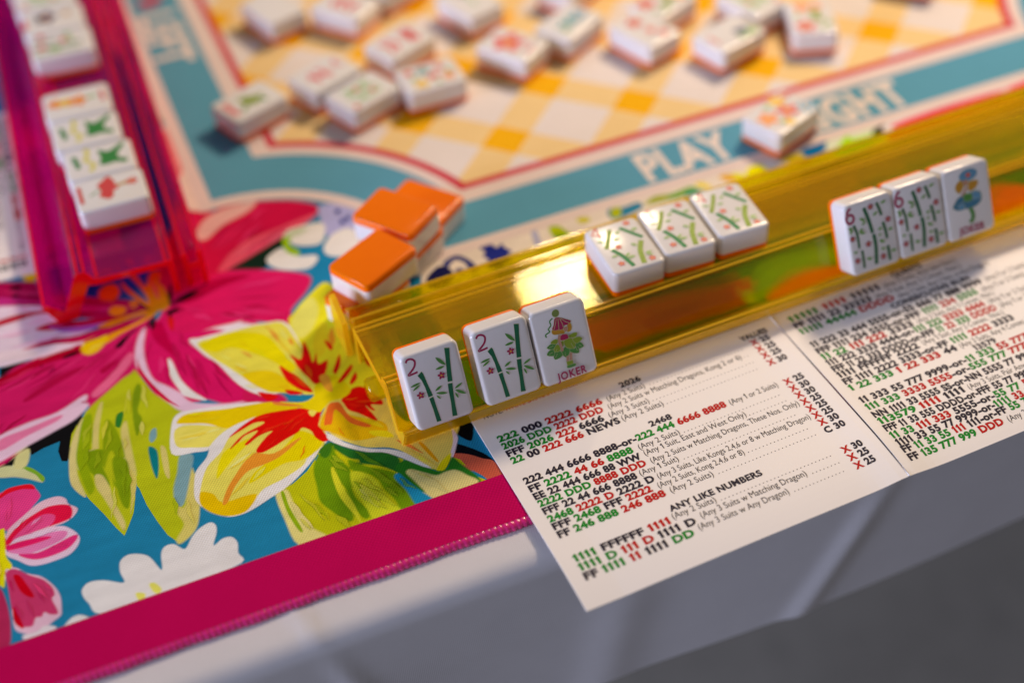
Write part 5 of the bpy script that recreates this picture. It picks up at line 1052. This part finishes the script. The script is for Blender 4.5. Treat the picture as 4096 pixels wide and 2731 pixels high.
def art_parts(key):
    if key in ART_CACHE: return ART_CACHE[key]
    out = []; z = TT+.015; ol = ink('outline')
    for k, it in enumerate(ART[key]):
        kind, nm, c = it[0], it[1], it[2]; m = ink(c); P = parse(it[3]) if kind != 'text' else None
        z += .012
        if kind == 'poly': pp = crom(P, 3) if nm not in ('stalk', 'leg', 'sock') else P; out.append((nm, flat_mesh(nm, [(grow(pp, .13), ol), (pp, m)], z)))
        elif kind == 'stroke':
            pp = ribbon(P, it[4]); out.append((nm, flat_mesh(nm, [(ribbon(P, it[4]+.18), ol), (pp, m)] if nm == 'stalk' else [(pp, m)], z)))
        elif kind == 'lens':
            a, b = P; w = it[4]; mid = ((a[0]+b[0])/2, (a[1]+b[1])/2); dx, dy = b[0]-a[0], b[1]-a[1]; d = math.hypot(dx, dy) or 1; nx, ny = -dy/d, dx/d
            def lens(e):
                r = []
                for i in range(9):
                    t = i/8; h = (w/2+e)*math.sin(math.pi*t)**.8; r.append((a[0]+dx*t+nx*h, a[1]+dy*t+ny*h))
                for i in range(7, 0, -1):
                    t = i/8; h = (w/2+e)*math.sin(math.pi*t)**.8; r.append((a[0]+dx*t-nx*h, a[1]+dy*t-ny*h))
                return r
            out.append((nm, flat_mesh(nm, [(lens(.09), ol), (lens(0), m)], z)))
        elif kind == 'blossom':
            (cx_, cy_), r = P[0], it[4]; polys = []
            for i in range(5):
                a = math.pi/2+i*2*math.pi/5; polys.append((ell(cx_+.55*r*math.cos(a), cy_+.55*r*math.sin(a), .46*r, .30*r, 12, a), m))
            polys.append((ell(cx_, cy_, .26*r, .26*r, 10), ink('gold'))); polys.append((ell(cx_, cy_, .13*r, .13*r, 8), ink('coralred')))
            out.append((nm, flat_mesh(nm, polys, z)))
        elif kind == 'ellipse': out.append((nm, flat_mesh(nm, [(ell(*P[0], it[4]+.1, it[5]+.1), ol), (ell(*P[0], it[4], it[5]), m)], z)))
        elif kind == 'text':
            a, b = parse(it[4]); me = text_mesh([(it[3], m)], .028, 1.08)
            xs = [v.co.x for v in me.vertices]; x0, x1 = min(xs), max(xs); w = math.hypot(b[0]-a[0], b[1]-a[1])*.97; s = w/(x1-x0); rot = math.atan2(b[1]-a[1], b[0]-a[0]); ca, sa = math.cos(rot), math.sin(rot)
            for v in me.vertices:
                X, Y = (v.co.x-x0)*s, v.co.y*s*1.15; v.co = Vector((a[0]+ca*X-sa*Y, a[1]+sa*X+ca*Y, z))*MM
            out.append((nm, me))
    ART_CACHE[key] = out; return out
def tile(mw, art, label, group=None):
    root = empty('mahjong_tile', mw); tag(root, label, 'mahjong tile', group)
    link('face', FACE_ME, ivory, root); link('back', BACK_ME, orange, root)
    if art:
        for nm, me in art_parts(art): 
            o = bpy.data.objects.new(nm, me); COL.objects.link(o); o.parent = root
    return root
def flat_tile(x, y, deg, art, label, z=None, down=False, group=None, tilt=(0, 0)):
    m = Matrix.Translation(Vector((x, y, ZM if z is None else z))*MM) @ Matrix.Rotation(math.radians(deg), 4, 'Z')
    if tilt != (0, 0): m = m @ Matrix.Rotation(math.radians(tilt[0]), 4, 'X') @ Matrix.Rotation(math.radians(tilt[1]), 4, 'Y')
    if down: m = m @ Matrix.Translation((0, 0, TT*MM)) @ Matrix.Rotation(math.pi, 4, 'X')
    return tile(m, art, label, group)
# soft-focus faces for the discarded tiles in the middle
def b(c, *pts, r=2.4): return [('blossom', 'blossom', c, '%.1f,%.1f' % (x, y), r*1.35) for x, y in pts]
def l(c, *segs, w=1.6): return [('lens', 'leaf', c, '%.1f,%.1f %.1f,%.1f' % s, w*1.6) for s in segs]
def s(nm, c, pts, w): return [('stroke', nm, c, pts, w*1.3)]
CRAK = s('character', 'rose', '-5,-2 -2,1 2,0 5,2', 1.5)+s('character', 'rose', '-5,-6 0,-5 5,-6', 1.5)+s('character', 'rose', '-1,-9 0,-4 1,3', 1.3)
ART['pink_character'] = CRAK+s('numeral', 'rose', '-5,11 -2,8 1,11', 1.2)
ART['red_character'] = s('character', 'coralred', '-6,7 -2,9 0,6 4,8 6,6', 2.6)+s('character', 'coralred', '-5,4 0,5 5,4', 1.8)+s('character', 'rose', '-6,-5 0,-3 6,-5', 1.6)+s('character', 'rose', '-5,-9 1,-7 6,-9', 1.4)
ART['green_sprite'] = [('poly', 'figure', 'lime', '-4,0 -1,4 0,8 3,4 5,1 3,-2 4,-5 0,-3 -4,-4')]+l('leafgreen', (2, 4, 6, 7), (3, -4, 5, -7))+s('lettering', 'rose', '-6,-10 0,-10.5 6,-10', 2.2)
ART['four_blossoms'] = b('coralred', (1, 1))+b('yellow', (5, -6), r=3)+b('teal', (-5, -2), r=2.8)+b('orange', (4, 8), r=2.6)+b('coralred', (-5, 6), (-6, -9), r=2)+l('lightleaf', (-2, 8, 1, 11), (6, 1, 8, 3), (-2, -7, 1, -9))
ART['rose_ring'] = b('rose', (0, 2), r=6.5)+s('lettering', 'rose', '-4,-10 0,-10 4,-10', 1.2)
ART['blue_sprig'] = s('stem', 'teal', '-1,-9 0,0 -1,8', 1.2)+l('teal', (0, 0, 4, 5), (0, 0, -4, 4), (0, -4, 4, -1), (0, -4, -4, -2))+b('sky', (0, 8), r=3.2)+l('lightleaf', (2, -9, 5, -5))
ART['two_dots'] = b('coralred', (0, 7), r=3.4)+b('rose', (1, -3), (4, -9), r=2.2)
ART['bright_bouquet'] = b('coralred', (-4, -8), r=4)+b('orange', (-3, 9), r=3.4)+b('orange', (4, 9), r=2.4)+l('lime', (-1, 2, 5, 5), (0, 0, 6, -3), w=3)+l('lightleaf', (-6, 3, -8, 0), (7, -8, 8, -4), (3, -11, 6, -9))
ART['ink_figure'] = s('figure', 'inkblue', '2,2 2,6 4,9', 3)+l('lightleaf', (4, 2, 8, 3), (5, 5, 8, 8), w=2)+b('palegreen', (6, 10), r=2.4)+s('lettering', 'rose', '-4,-10 0,-10.5 4,-10', 1)
ART['pale_sticks'] = s('stalk', 'palegreen', '-6,-8 -5,0 -6,8', 1)+s('stalk', 'palegreen', '0,-9 0,0 1,9', 1)+s('stalk', 'palegreen', '5,-8 6,0 5,8', 1)+l('palegreen', (-4, 2, -1, 5), (2, -3, 5, -1), (-4, -6, -1, -4))+b('rose', (-3, -1), (3, 4), (8, -10), r=1.4)
ART['violet_figure'] = b('violet', (2, 9), r=3)+s('stem', 'palegreen', '0,-6 1,0 2,7', .9)
ART['garden_blossoms'] = b('coralred', (1, 3), r=4.2)+b('yellow', (-7, 5), r=3.4)+b('orange', (-1, -8), r=4)+b('sky', (7, 10), (4, 11), r=2.6)+b('yellow', (7, -3), r=2.4)+l('lightleaf', (-8, -3, -6, 0), (4, -6, 6, -4))+b('coralred', (-7, 11), r=1.8)
ART['red_arc'] = s('character', 'coralred', '-5,3 0,6 5,3', 1.6)+CRAK
def along(x, y, yaw, a):              # yaw of the left->front edge; a = its length class
    return (x, y, yaw) if a < 25 else (x, y, yaw+90)
MT = [(14.4, 254.0, -68.2, 22, 'green_sprite', 'white tile with lime green figure lying on the teal frame of the mat'),
      (64.8, 237.2, -66.5, 22, 'pale_sticks', 'white tile with pale green sticks, front one of a touching pair on gingham'),
      (52.9, 259.8, -66.0, 22, 'pink_character', 'white tile with faint pink characters behind the pale green stick tile'),
      (98.0, 234.7, -89.3, 22, 'four_blossoms', 'white tile with red, yellow and teal blossoms beside the pale stick tile'),
      (94.5, 270.0, -66.0, 22, 'red_character', 'white tile with bold red character behind the blossom tile'),
      (80.8, 315.4, -51.7, 29, 'red_arc', 'white tile with a red arc far back on the gingham'),
      (47.2, 330.0, -72.0, 29, None, 'plain white tile at the back beside the red border line'),
      (111.0, 327.0, -66.0, 22, 'pale_sticks', 'white tile half hidden behind the red character tile'),
      (138.6, 288.7, -72.0, 29, 'violet_figure', 'white tile with small violet figure beside the rose ring tile'),
      (143.0, 242.2, -54.5, 29, 'rose_ring', 'white tile with a round rose ring on the gingham'),
      (175.5, 247.6, -60.0, 22, 'blue_sprig', 'white tile with blue green sprig touching the rose ring tile'),
      (205.4, 225.0, -70.0, 29, 'two_dots', 'white tile with single red dot leaning on the row of tiles'),
      (224.6, 244.0, -66.0, 22, 'bright_bouquet', 'white tile with red and lime bouquet squeezed behind the red dot tile'),
      (239.8, 202.8, -72.7, 22, 'ink_figure', 'white tile with dark blue figure in front of the bouquet tile'),
      (264.2, 225.0, -72.0, 29, 'pale_sticks', 'white tile with faint sticks behind the dark blue figure tile'),
      (281.5, 197.2, -110.0, 29, 'bright_bouquet', 'white tile with red and lime bouquet standing apart on the gingham'),
      (229.5, 134.8, -68.0, 22, 'garden_blossoms', 'white tile with many coloured blossoms lying on the printed frame words'),
      (191.5, 284.3, -58.0, 22, None, 'plain white tile cut off behind the blue green sprig tile'),
      (350.0, 217.0, -48.0, 29, None, 'lone white tile far right near the red border line')]
for x, y, yaw, a, art, lab in MT:
    X, Y, D = along(x, y, yaw, a)
    flat_tile(X, Y, D, art, lab)
# face-down stacks with orange backs
def stack(x, y, deg, dx, dy, dr, top, low):
    flat_tile(x+dx, y+dy, deg+dr, None, low, down=True)
    flat_tile(x, y, deg, None, top, z=ZM+TT, down=True)
stack(28.4, 107.0, -61.8, -4.6, -1.8, 4, 'orange backed tile on top of the stack touching the yellow rack', 'orange backed tile under the top one in the stack by the yellow rack')
stack(46.0, 130.6, 37.5, 1.5, 1.5, -2, 'orange backed tile on top of the middle stack', 'lower orange backed tile of the middle stack')
flat_tile(62.4, 146.6, 37.5, None, 'single orange backed tile lying against the far side of the middle stack', down=True)
# ------------------------------------------------------------------ racks
ZR = ZM+.42                          # racks stand on the mat and on the edge of the cards
PROF = [(-6.9, 9.2), (-5.3, 10.4), (.9, 4.7), (8.7, 21.0), (9.7, 22.2), (13.2, 22.0), (16.4, 17.0), (48, 17.0), (48, 0), (45.4, 0), (45.4, 14.4), (16.2, 14.4), (13.0, 15.2), (5.0, 0), (-2.6, 0)]
PUSH = [(51.4, 0), (51.4, 16.8), (53.8, 16.8), (53.8, 11.4), (57.8, 11.4), (57.8, 16.8), (60.2, 16.8), (60.2, 0), (57.8, 0), (57.8, 8.8), (53.8, 8.8), (53.8, 0)]
def rack(name, mw, L0, L1, clear, edge, lip, label, ridge=0, push=0):
    root = empty(name, mw); tag(root, label, 'tile rack')
    pr = [(u, z+(ridge if 20 < z < 23 else 0)) for u, z in PROF]
    bm = bmesh.new(); me = extrude('body', pr, L0, L1); bm.from_mesh(me)
    es = [e for e in bm.edges if abs(e.verts[0].co.x-e.verts[1].co.x) > .05]
    bmesh.ops.bevel(bm, geom=es, offset=.55*MM, segments=2, affect='EDGES'); bm.to_mesh(me); bm.free()
    link('body', me, clear, root)
    for u, z in ((-6.4, 10.2), (10.2, 22.5+ridge), (13.0, 22.3+ridge), (17.0, 17.1), (45.0, 17.15), (47.7, 17.15), (52.6, 17.0), (59.0, 17.0)):      # added bright strips, the glow of the long edges put into their colour
        link('edge_glow_strip', extrude('edge_glow_strip', [(u-.45, z-.2), (u+.45, z-.2), (u+.3, z+.22), (u-.3, z+.22)], L0+.2, L1-.2), edge, root)
    link('lip_glow_sheet', extrude('lip_glow_sheet', [(-7.25, 9.1), (-6.98, 9.25), (-2.68, .1), (-2.95, .1)], L0+.3, L1-.3), lip, root)  # thin sheet added before the lip, its colour standing for glow
    pp = [(u+push, z) for u, z in PUSH]
    pu = link('pusher_bar', extrude('pusher_bar', pp, L0+1.5, L1-1.5), clear, root)
    for xa, xb in ((L1+.05, L1+.55), (L0-.55, L0-.05)):
        link('end_edge', extrude('end_edge', pr, xa, xb), edge, root)
        link('end_edge', extrude('end_edge', pp, xa+(-1.5 if xa > 0 or L1 <= 0 and xa > L0+5 else 1.5), xb+(-1.5 if xa > 0 or L1 <= 0 and xa > L0+5 else 1.5)), edge, pu)
    return root, pu
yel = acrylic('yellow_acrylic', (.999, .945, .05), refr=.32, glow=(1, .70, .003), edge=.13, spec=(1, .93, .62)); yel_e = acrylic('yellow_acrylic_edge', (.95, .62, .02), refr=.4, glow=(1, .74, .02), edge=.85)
yel_l = acrylic('yellow_acrylic_lip_glow', (.997, .93, .05), refr=.4, glow=(1, .74, .004), edge=.42, spec=(1, .93, .62))
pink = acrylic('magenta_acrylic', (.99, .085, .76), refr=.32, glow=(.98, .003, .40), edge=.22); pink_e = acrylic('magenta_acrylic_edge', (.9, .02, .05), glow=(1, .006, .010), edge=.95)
def frame(x, y, deg, z): return Matrix.Translation(Vector((x, y, z))*MM) @ Matrix.Rotation(math.radians(deg), 4, 'Z')
YF = frame(11.5, 30.5, 1.3, ZR); MF = frame(-92.4, 152.3, -92.6, ZR)
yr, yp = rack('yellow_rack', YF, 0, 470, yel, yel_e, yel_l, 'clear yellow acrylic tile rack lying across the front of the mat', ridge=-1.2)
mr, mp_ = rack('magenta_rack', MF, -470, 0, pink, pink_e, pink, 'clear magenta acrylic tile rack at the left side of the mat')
def peg(name, mw, parent, mat, r, h):
    o = link(name, lathe(name, [(r*.55, 0), (r*.9, h*.06), (r, h*.16), (r, h*.84), (r*.9, h*.94), (r*.55, h)]), mat, parent); o.matrix_parent_inverse = Matrix.Identity(4); o.matrix_local = mw; return o
loc = lambda L, u, z, rx=0, ry=0: Matrix.Translation(Vector((L, u, z))*MM) @ Matrix.Rotation(rx, 4, 'X') @ Matrix.Rotation(ry, 4, 'Y')
peg('hinge_pin', loc(-26, 55.8, 14.2, 0, math.pi/2), mp_, pink, 1.9, 20)
peg('hinge_pin', loc(5, 55.8, 14.2, 0, math.pi/2), yp, yel, 1.9, 18)
peg('hinge_post', loc(10, 33, .6), yr, yel, 4.6, 13.2)
peg('end_knob', loc(-4.6, 24, 6.2, 0, math.pi/2), yr, yel, 4.8, 9)
link('end_fin', extrude('end_fin', [(51.4, 17), (51.4, 0), (66, 0), (68, 12), (66, 21), (62, 21)], -3.6, -1.4), yel_e, yp)
for k in (12, 26): link('stop_rib', box(k, k+2.2, 18, 45, 2, 14.2, 'stop_rib', .3, 1), yel, yr)
# tiles standing on the yellow rack's slope
def slope_tile(L, art, label, lift=0, off=0, tilt=0, deg=64.6, F=YF):
    a = math.radians(deg); sx = Vector((1, 0, 0)); sy = Vector((0, math.cos(a), math.sin(a))); sz = Vector((0, -math.sin(a), math.cos(a)))
    m = Matrix((sx, sy, sz)).transposed().to_4x4()
    base = Vector((L+TW/2, 1.0, 5.0))+sy*(TH/2+lift+.25)+sz*(.35+off)
    m.translation = base*MM
    return tile(F @ m @ Matrix.Rotation(math.radians(tilt), 4, 'Z'), art, label)
slope_tile(4.2, 'two_bam', 'bamboo tile numbered 2 at the open end of the yellow rack', lift=1.2)
slope_tile(31.4, 'two_bam', 'bamboo tile numbered 2 beside the leaf skirted joker', lift=1.3)
slope_tile(54.3, 'leaf_joker', 'joker tile showing a figure in a green leaf skirt', lift=1.0)
slope_tile(187.5, 'six_bam', 'bamboo tile numbered 6 with its bare side showing, outer one of two', lift=1.6)
slope_tile(209.8, 'six_bam', 'bamboo tile numbered 6 beside the blue flower joker', lift=1.7)
slope_tile(232.3, 'blue_joker', 'joker tile showing a figure with blue flower hat', lift=1.6)
# tiles lying on the shelves
ZS = ZR+17.1
flat_tile(118.4, 64.0, -.8, 'four_bam', 'bamboo tile numbered 4 beside the bright lamp glare on the yellow shelf', z=ZS)
flat_tile(141.5, 65.2, -2.6, 'four_bam', 'bamboo tile numbered 4 between two others on the yellow shelf', z=ZS)
flat_tile(165.0, 65.7, -2.2, 'four_bam', 'bamboo tile numbered 4 on the yellow shelf, farthest from the lamp glare', z=ZS)
flat_tile(-59.4, 190.6, -91.5, 'red_lady', 'tile with a red flower figure, frontmost on the magenta shelf', z=ZS)
flat_tile(-59.6, 214.3, -92.0, 'green_dragon', 'tile with green winged emblem next to the red flower tile', z=ZS)
flat_tile(-61.0, 238.4, -92.4, 'green_dragon', 'tile with green winged emblem next to the orange blossom tile', z=ZS)
flat_tile(-60.6, 262.8, -93.0, 'orange_flower', 'tile with orange and yellow blossoms on the magenta shelf', z=ZS)
flat_tile(-58.8, 315.6, -92.6, 'pale_bam', 'tile with thin green bamboo lines behind the gap on the magenta shelf', z=ZS)
flat_tile(-58.8, 339.5, -92.6, 'violet_flower', 'tile with dark violet blossom on the magenta shelf', z=ZS)
flat_tile(-59.2, 363.4, -93.0, 'pale_sticks', 'tile with pale green sticks behind the violet blossom tile', z=ZS)
flat_tile(-59.4, 387.3, -92.0, 'pink_character', 'tile with faint pink characters farthest back on the magenta shelf', z=ZS)
# ------------------------------------------------------------------ score cards
K = plain('card_black_ink', (.022, .018, .035), .6, spec=.1); G = plain('card_green_ink', (.003, .25, .018), .6, spec=.1); Rr = plain('card_red_ink', (.54, .006, .004), .6, spec=.1); GY = plain('card_grey_ink', (.055, .05, .062), .6, spec=.1); AM = plain('card_amber_ink', (.75, .10, .02), .6, spec=.1)
stock = plain('card_stock', (.90, .865, .85), .5, spec=.25, noise=.012, nscale=60)
CM = {'k': K, 'g': G, 'r': Rr, 'a': AM}
def seg(t):                            # 'g222 |k000' -> segments
    return [(p[1:], CM[p[0]]) for p in t.split('|')]
LEFT = [('g222 |k000 |r2222 6666', 81.3, 4.9, 47.9), ('g2026 DDD |r2222 DDD', 77.3, 4.9, 46.3), ('kFFF |g2026 |r222 |k6666', 73.2, 4.9, 44.5), ('g22 |k00 |r222 666 |kNEWS', 69.4, 4.9, 49.2),
        ('k222 444 6666 8888-or-|g222 444 |r6666 8888', 58.4, 4.9, 88.0), ('kFF |g2222 |r44 66 |g8888', 54.2, 5, 46.6), ('kEE 22 444 666 88 WW', 50.2, 5, 47.8), ('g2222 DDD |r8888 DDD', 46.5, 5, 47.8), ('kFFF 22 44 666 8888', 42.6, 5, 42.0), ('g2468 |r2222 D |k2222 D', 38.6, 5, 46.9), ('kFFF |g2468 |kFFF |r2222', 34.8, 5, 43.9), ('kFF |g246 888 |r246 888', 30.8, 5, 47.1),
        ('g1111 |kFFFFFF |r1111', 19.1, 5.2, 42.4), ('g1111 D |r111 D |k1111 D', 15.0, 5.2, 50.4), ('kFF |g1111 |r11 |k1111 |gDD', 10.9, 5.2, 47.4)]
DESC = [('(Any 2 Suits)', 81.3, 50, 65.8), ('(Any 2 Suits w Matching Dragons, Kong 2 or 6)', 77.4, 48.6, 105.8), ('(Any 3 Suits)', 73.5, 46.8, 63.5), ('(Any 2 Suits)', 69.8, 50.3, 67.5), ('(Any 1 or 2 Suits)', 58.4, 89.6, 110.2), ('(Any 2 Suits)', 54.3, 49, 65.8), ('(Any 1 Suit, East and West Only)', 50.8, 49.4, 91.8), ('(Any 2 Suits w Matching Dragons, These Nos. Only)', 46.5, 49.8, 112), ('(Any 1 Suit)', 43, 43.4, 59), ('(Any 3 Suits, Like Kongs 2,4,6 or 8 w Matching Dragon)', 38.8, 48.4, 111.9), ('(Any 2 Suits, Kong 2,4,6 or 8)', 34.9, 46.4, 81.5), ('(Any 2 Suits)', 31, 49.2, 66.4), ('(Any 2 Suits)', 20.2, 44, 61.2), ('(Any 3 Suits w Matching Dragon)', 16.2, 53, 95.8), ('(Any 3 Suits w Any Dragon)', 12.1, 49.8, 85.9),
        ('(Any 3 Suits, Any Like Nos.)', 85.4, 176.8, 211.3), ('(Any 1 Suit, Any 2 Consec. Nos.)', 81.6, 170.4, 211), ('(Any 2 Suits, Any 2 Nos. w Any Dragon)', 77.8, 178.6, 222), ('(Any 3 Suits, Any 3 Consec. Nos.)', 62.3, 176.4, 212.4), ('(Any 1 Suit, Any 2 Consec. Nos.)', 51.5, 171.1, 208.8), ('(Any 3 Suits, Any 4 Consec. Nos.)', 43.6, 182.6, 220), ('(Any 1 or 2 Suits)', 70, 214.5, 234), ('(Any 1 or 3 Suits)', 65.6, 209.5, 230), ('(Any 1 or 2 Suits)', 58.7, 207.5, 228), ('(Any 1 or 3 Suits)', 54.7, 210, 230), ('(Any 3 Suits, Pair Any Odd No.)', 24.4, 172, 210), ('(Any 2 Suits w Opp. Dragon)', 5.4, 175.4, 212)]
HEAD = [('2026', 85.3, 57.5, 66.3), ('2468', 62.4, 57.9, 67.1), ('ANY LIKE NUMBERS', 23.5, 44.7, 82), ('VALUES', 85.6, 110.6, 122.5), ('QUINTS', 89.1, 183.2, 197.5), ('CONSECUTIVE RUN', 73.9, 172.5, 209.5), ('13579', 40.1, 186.5, 196.6)]
RIGHT = [('g11111 |r1111 |k11111', 86, 132.8, 174.9), ('kFF 1111 22 33333', 81.8, 132.8, 168.4), ('g11111 44444 |rDDDD', 78, 132.8, 176.6),
         ('k11 222 33 444 5555-or-55 666 77 888 9999', 69.8, 132.7, 212.5), ('kFFF 1111 234 5555-or-FFF |g1111 |r234 |g5555', 65.7, 132.6, 207.3), ('g11 22 |r111 222 |k3333', 62.2, 132.5, 174.2), ('k111 222 3333 4444-or-|g111 222 |r3333 4444', 58.6, 132.5, 205.4), ('kFFF 11 22 333 DDDD-or-FFF |g11 |r22 |g333 |rDDDD', 54.7, 132.5, 208), ('k1111 FFFFFF 2222', 51.2, 132.4, 169), ('kFF 1111 2222 3333-or-FF |g1111 |r2222 |k3333', 47.2, 132.4, 210.3), ('g1 22 333 |r1 22 333 |k44', 43.5, 132.4, 180.9),
         ('k11 333 55 777 9999-or-|g11 333 |r55 777 |r9999', 36.4, 132.3, 220), ('g111 333 |r3333 5555|k-or-|g555 777 |r7777 9999', 32.4, 132.3, 219), ('kNN 1111 33 5555 SS-or-NN 5555 77 9999 SS', 28, 132.3, 211), ('g113579 |r1111 |k1111', 24.4, 132.2, 169.9), ('kFFF 11 33 555 DDDD-or-FFF 55 77 999 DDDD', 20.5, 132.1, 209.5), ('g11 33 |r111 333 |k5555-or-|g55 77 |r555 777 |k9999', 16.7, 132.1, 219), ('k1111 33 55 77 9999-or-|g1111 |r33 55 77 |k9999', 13, 132.1, 211), ('kFF |g11 33 55 |r111 |k111-or-FF |g55 77 99 |r555 |k555', 9.5, 132.1, 212), ('kFF |g135 777 999 |rDDD', 5.5, 132.1, 173.3)]
VAL = [(81.6, 'X 25'), (77.6, 'X 25'), (73.6, 'X 25'), (69.3, 'X 30'), (57.6, 'X 25'), (53.6, 'X 30'), (49.7, 'X 30'), (45.8, 'X 25'), (41.9, 'X 25'), (38, 'X 25'), (34.1, 'X 30'), (30, 'C 30'), (19, 'X 30'), (15, 'X 25'), (10.9, 'X 25')]
LEAD = [(81.5, 68, 110.5), (77.5, 107, 111), (73.6, 65, 110.5), (69.8, 69, 110.5), (54.2, 67.5, 110.5), (50.5, 93, 110.5), (42.8, 61, 110.5), (34.9, 83, 110.5), (31, 68.5, 110.5), (20, 63, 110.5), (16, 98, 110.5), (12, 88, 110.5)]
ZC = .42                               # card thickness
def build_card(mw, panels, label, pages, bow=1):
    root = empty('score_card', mw); tag(root, label, 'score card')
    for a, b_ in panels:
        nu, nv = 44, 34; v = []; f = []
        for zz_ in (0, ZC):
            for j in range(nv+1):
                for i in range(nu+1): v.append((a+(b_-a)*i/nu, 101*j/nv, zz_))
        q = lambda k, i, j: k*(nu+1)*(nv+1)+j*(nu+1)+i
        for j in range(nv):
            for i in range(nu): f += [(q(1, i, j), q(1, i+1, j), q(1, i+1, j+1), q(1, i, j+1)), (q(0, i, j), q(0, i, j+1), q(0, i+1, j+1), q(0, i+1, j))]
        for i in range(nu): f += [(q(0, i, 0), q(0, i+1, 0), q(1, i+1, 0), q(1, i, 0)), (q(0, i+1, nv), q(0, i, nv), q(1, i, nv), q(1, i+1, nv))]
        for j in range(nv): f += [(q(0, 0, j+1), q(0, 0, j), q(1, 0, j), q(1, 0, j+1)), (q(0, nu, j), q(0, nu, j+1), q(1, nu, j+1), q(1, nu, j))]
        link('panel', mesh('panel', v, f), stock, root)
    for (a, b_), (c, d) in zip(panels, panels[1:]): link('fold', extrude('fold', [(0, -.02), (0, ZC), (.001, ZC)], 0, .01) if 0 else mesh('fold', [(b_, 0, ZC*.6), ((b_+c)/2, 0, ZC+.38), (c, 0, ZC*.6), (b_, 101, ZC*.6), ((b_+c)/2, 101, ZC+.38), (c, 101, ZC*.6)], [(0, 1, 4, 3), (1, 2, 5, 4)]), stock, root)
    z = ZC+.05
    ok = lambda u: any(a-1 < u < b_ for a, b_ in pages)
    for t, v, u0, u1 in LEFT+RIGHT:
        if ok(u0): fit_text('printed_line', seg(t), u0, v, u1-u0, 3.0, z, root, bold=.050)
    for t, v, u0, u1 in HEAD:
        if ok(u0): fit_text('heading', [(t, K)], u0, v, u1-u0, 2.65, z, root, bold=.042)
    for t, v, u0, u1 in DESC:
        if ok(u0): fit_text('printed_note', [(t, GY)], u0, v, u1-u0, 2.7, z, root, bold=0)
    if ok(112.8):
        fit_text('printed_note', [('NOTE: ', K), ('WHITE DRAGON IS USED AS ZERO. IT MAY BE USED WITH ANY SUIT', AM)], 4.9, 94.5, 93, 2.3, z, root, bold=.006)
        for v, t in VAL: fit_text('value', [(t[0]+' ', Rr if t[0] == 'X' else K), (t[2:], K)], 112.8, v, 8.5, 2.85, z, root, bold=.048)
        for v, a, b_ in LEAD:
            n = int((b_-a)/1.55)
            me = mesh('dot_leader', [p for i in range(n) for p in ((a+i*1.55-.17, v, z), (a+i*1.55+.17, v, z), (a+i*1.55+.17, v+.34, z), (a+i*1.55-.17, v+.34, z))], [(4*i, 4*i+1, 4*i+2, 4*i+3) for i in range(n)])
            o = link('dot_leader', me, GY, root); o['kind'] = 'stuff'
    for ch in root.children:            # card is not dead flat: raised crease at the fold, loose front edge
        for vt in ch.data.vertices:
            u, v = vt.co.x/MM, vt.co.y/MM; k = max(0, 1-v/88)
            dz = bow*1.1*math.exp(-((u-127.6)/9)**2)*k**.5 + bow*(.7*math.sin(u*.021+.6)*k*k - 1.6*max(0, (26-v)/26)**2 + .5*max(0, (14-u)/14)*k)
            vt.co.z += dz*MM
    return root
build_card(frame(42.43, -67.15, 2.406, ZM), [(0, 127.2), (128.0, 255), (255.8, 383)], 'open white rule card with rows of printed numbers tucked under the yellow rack', [(0, 127), (127, 256)])
build_card(frame(-155.5, 319.5, -93.0, ZM), [(0, 127.2)], 'white rule card seen beneath the magenta rack', [(0, 127)], 0)
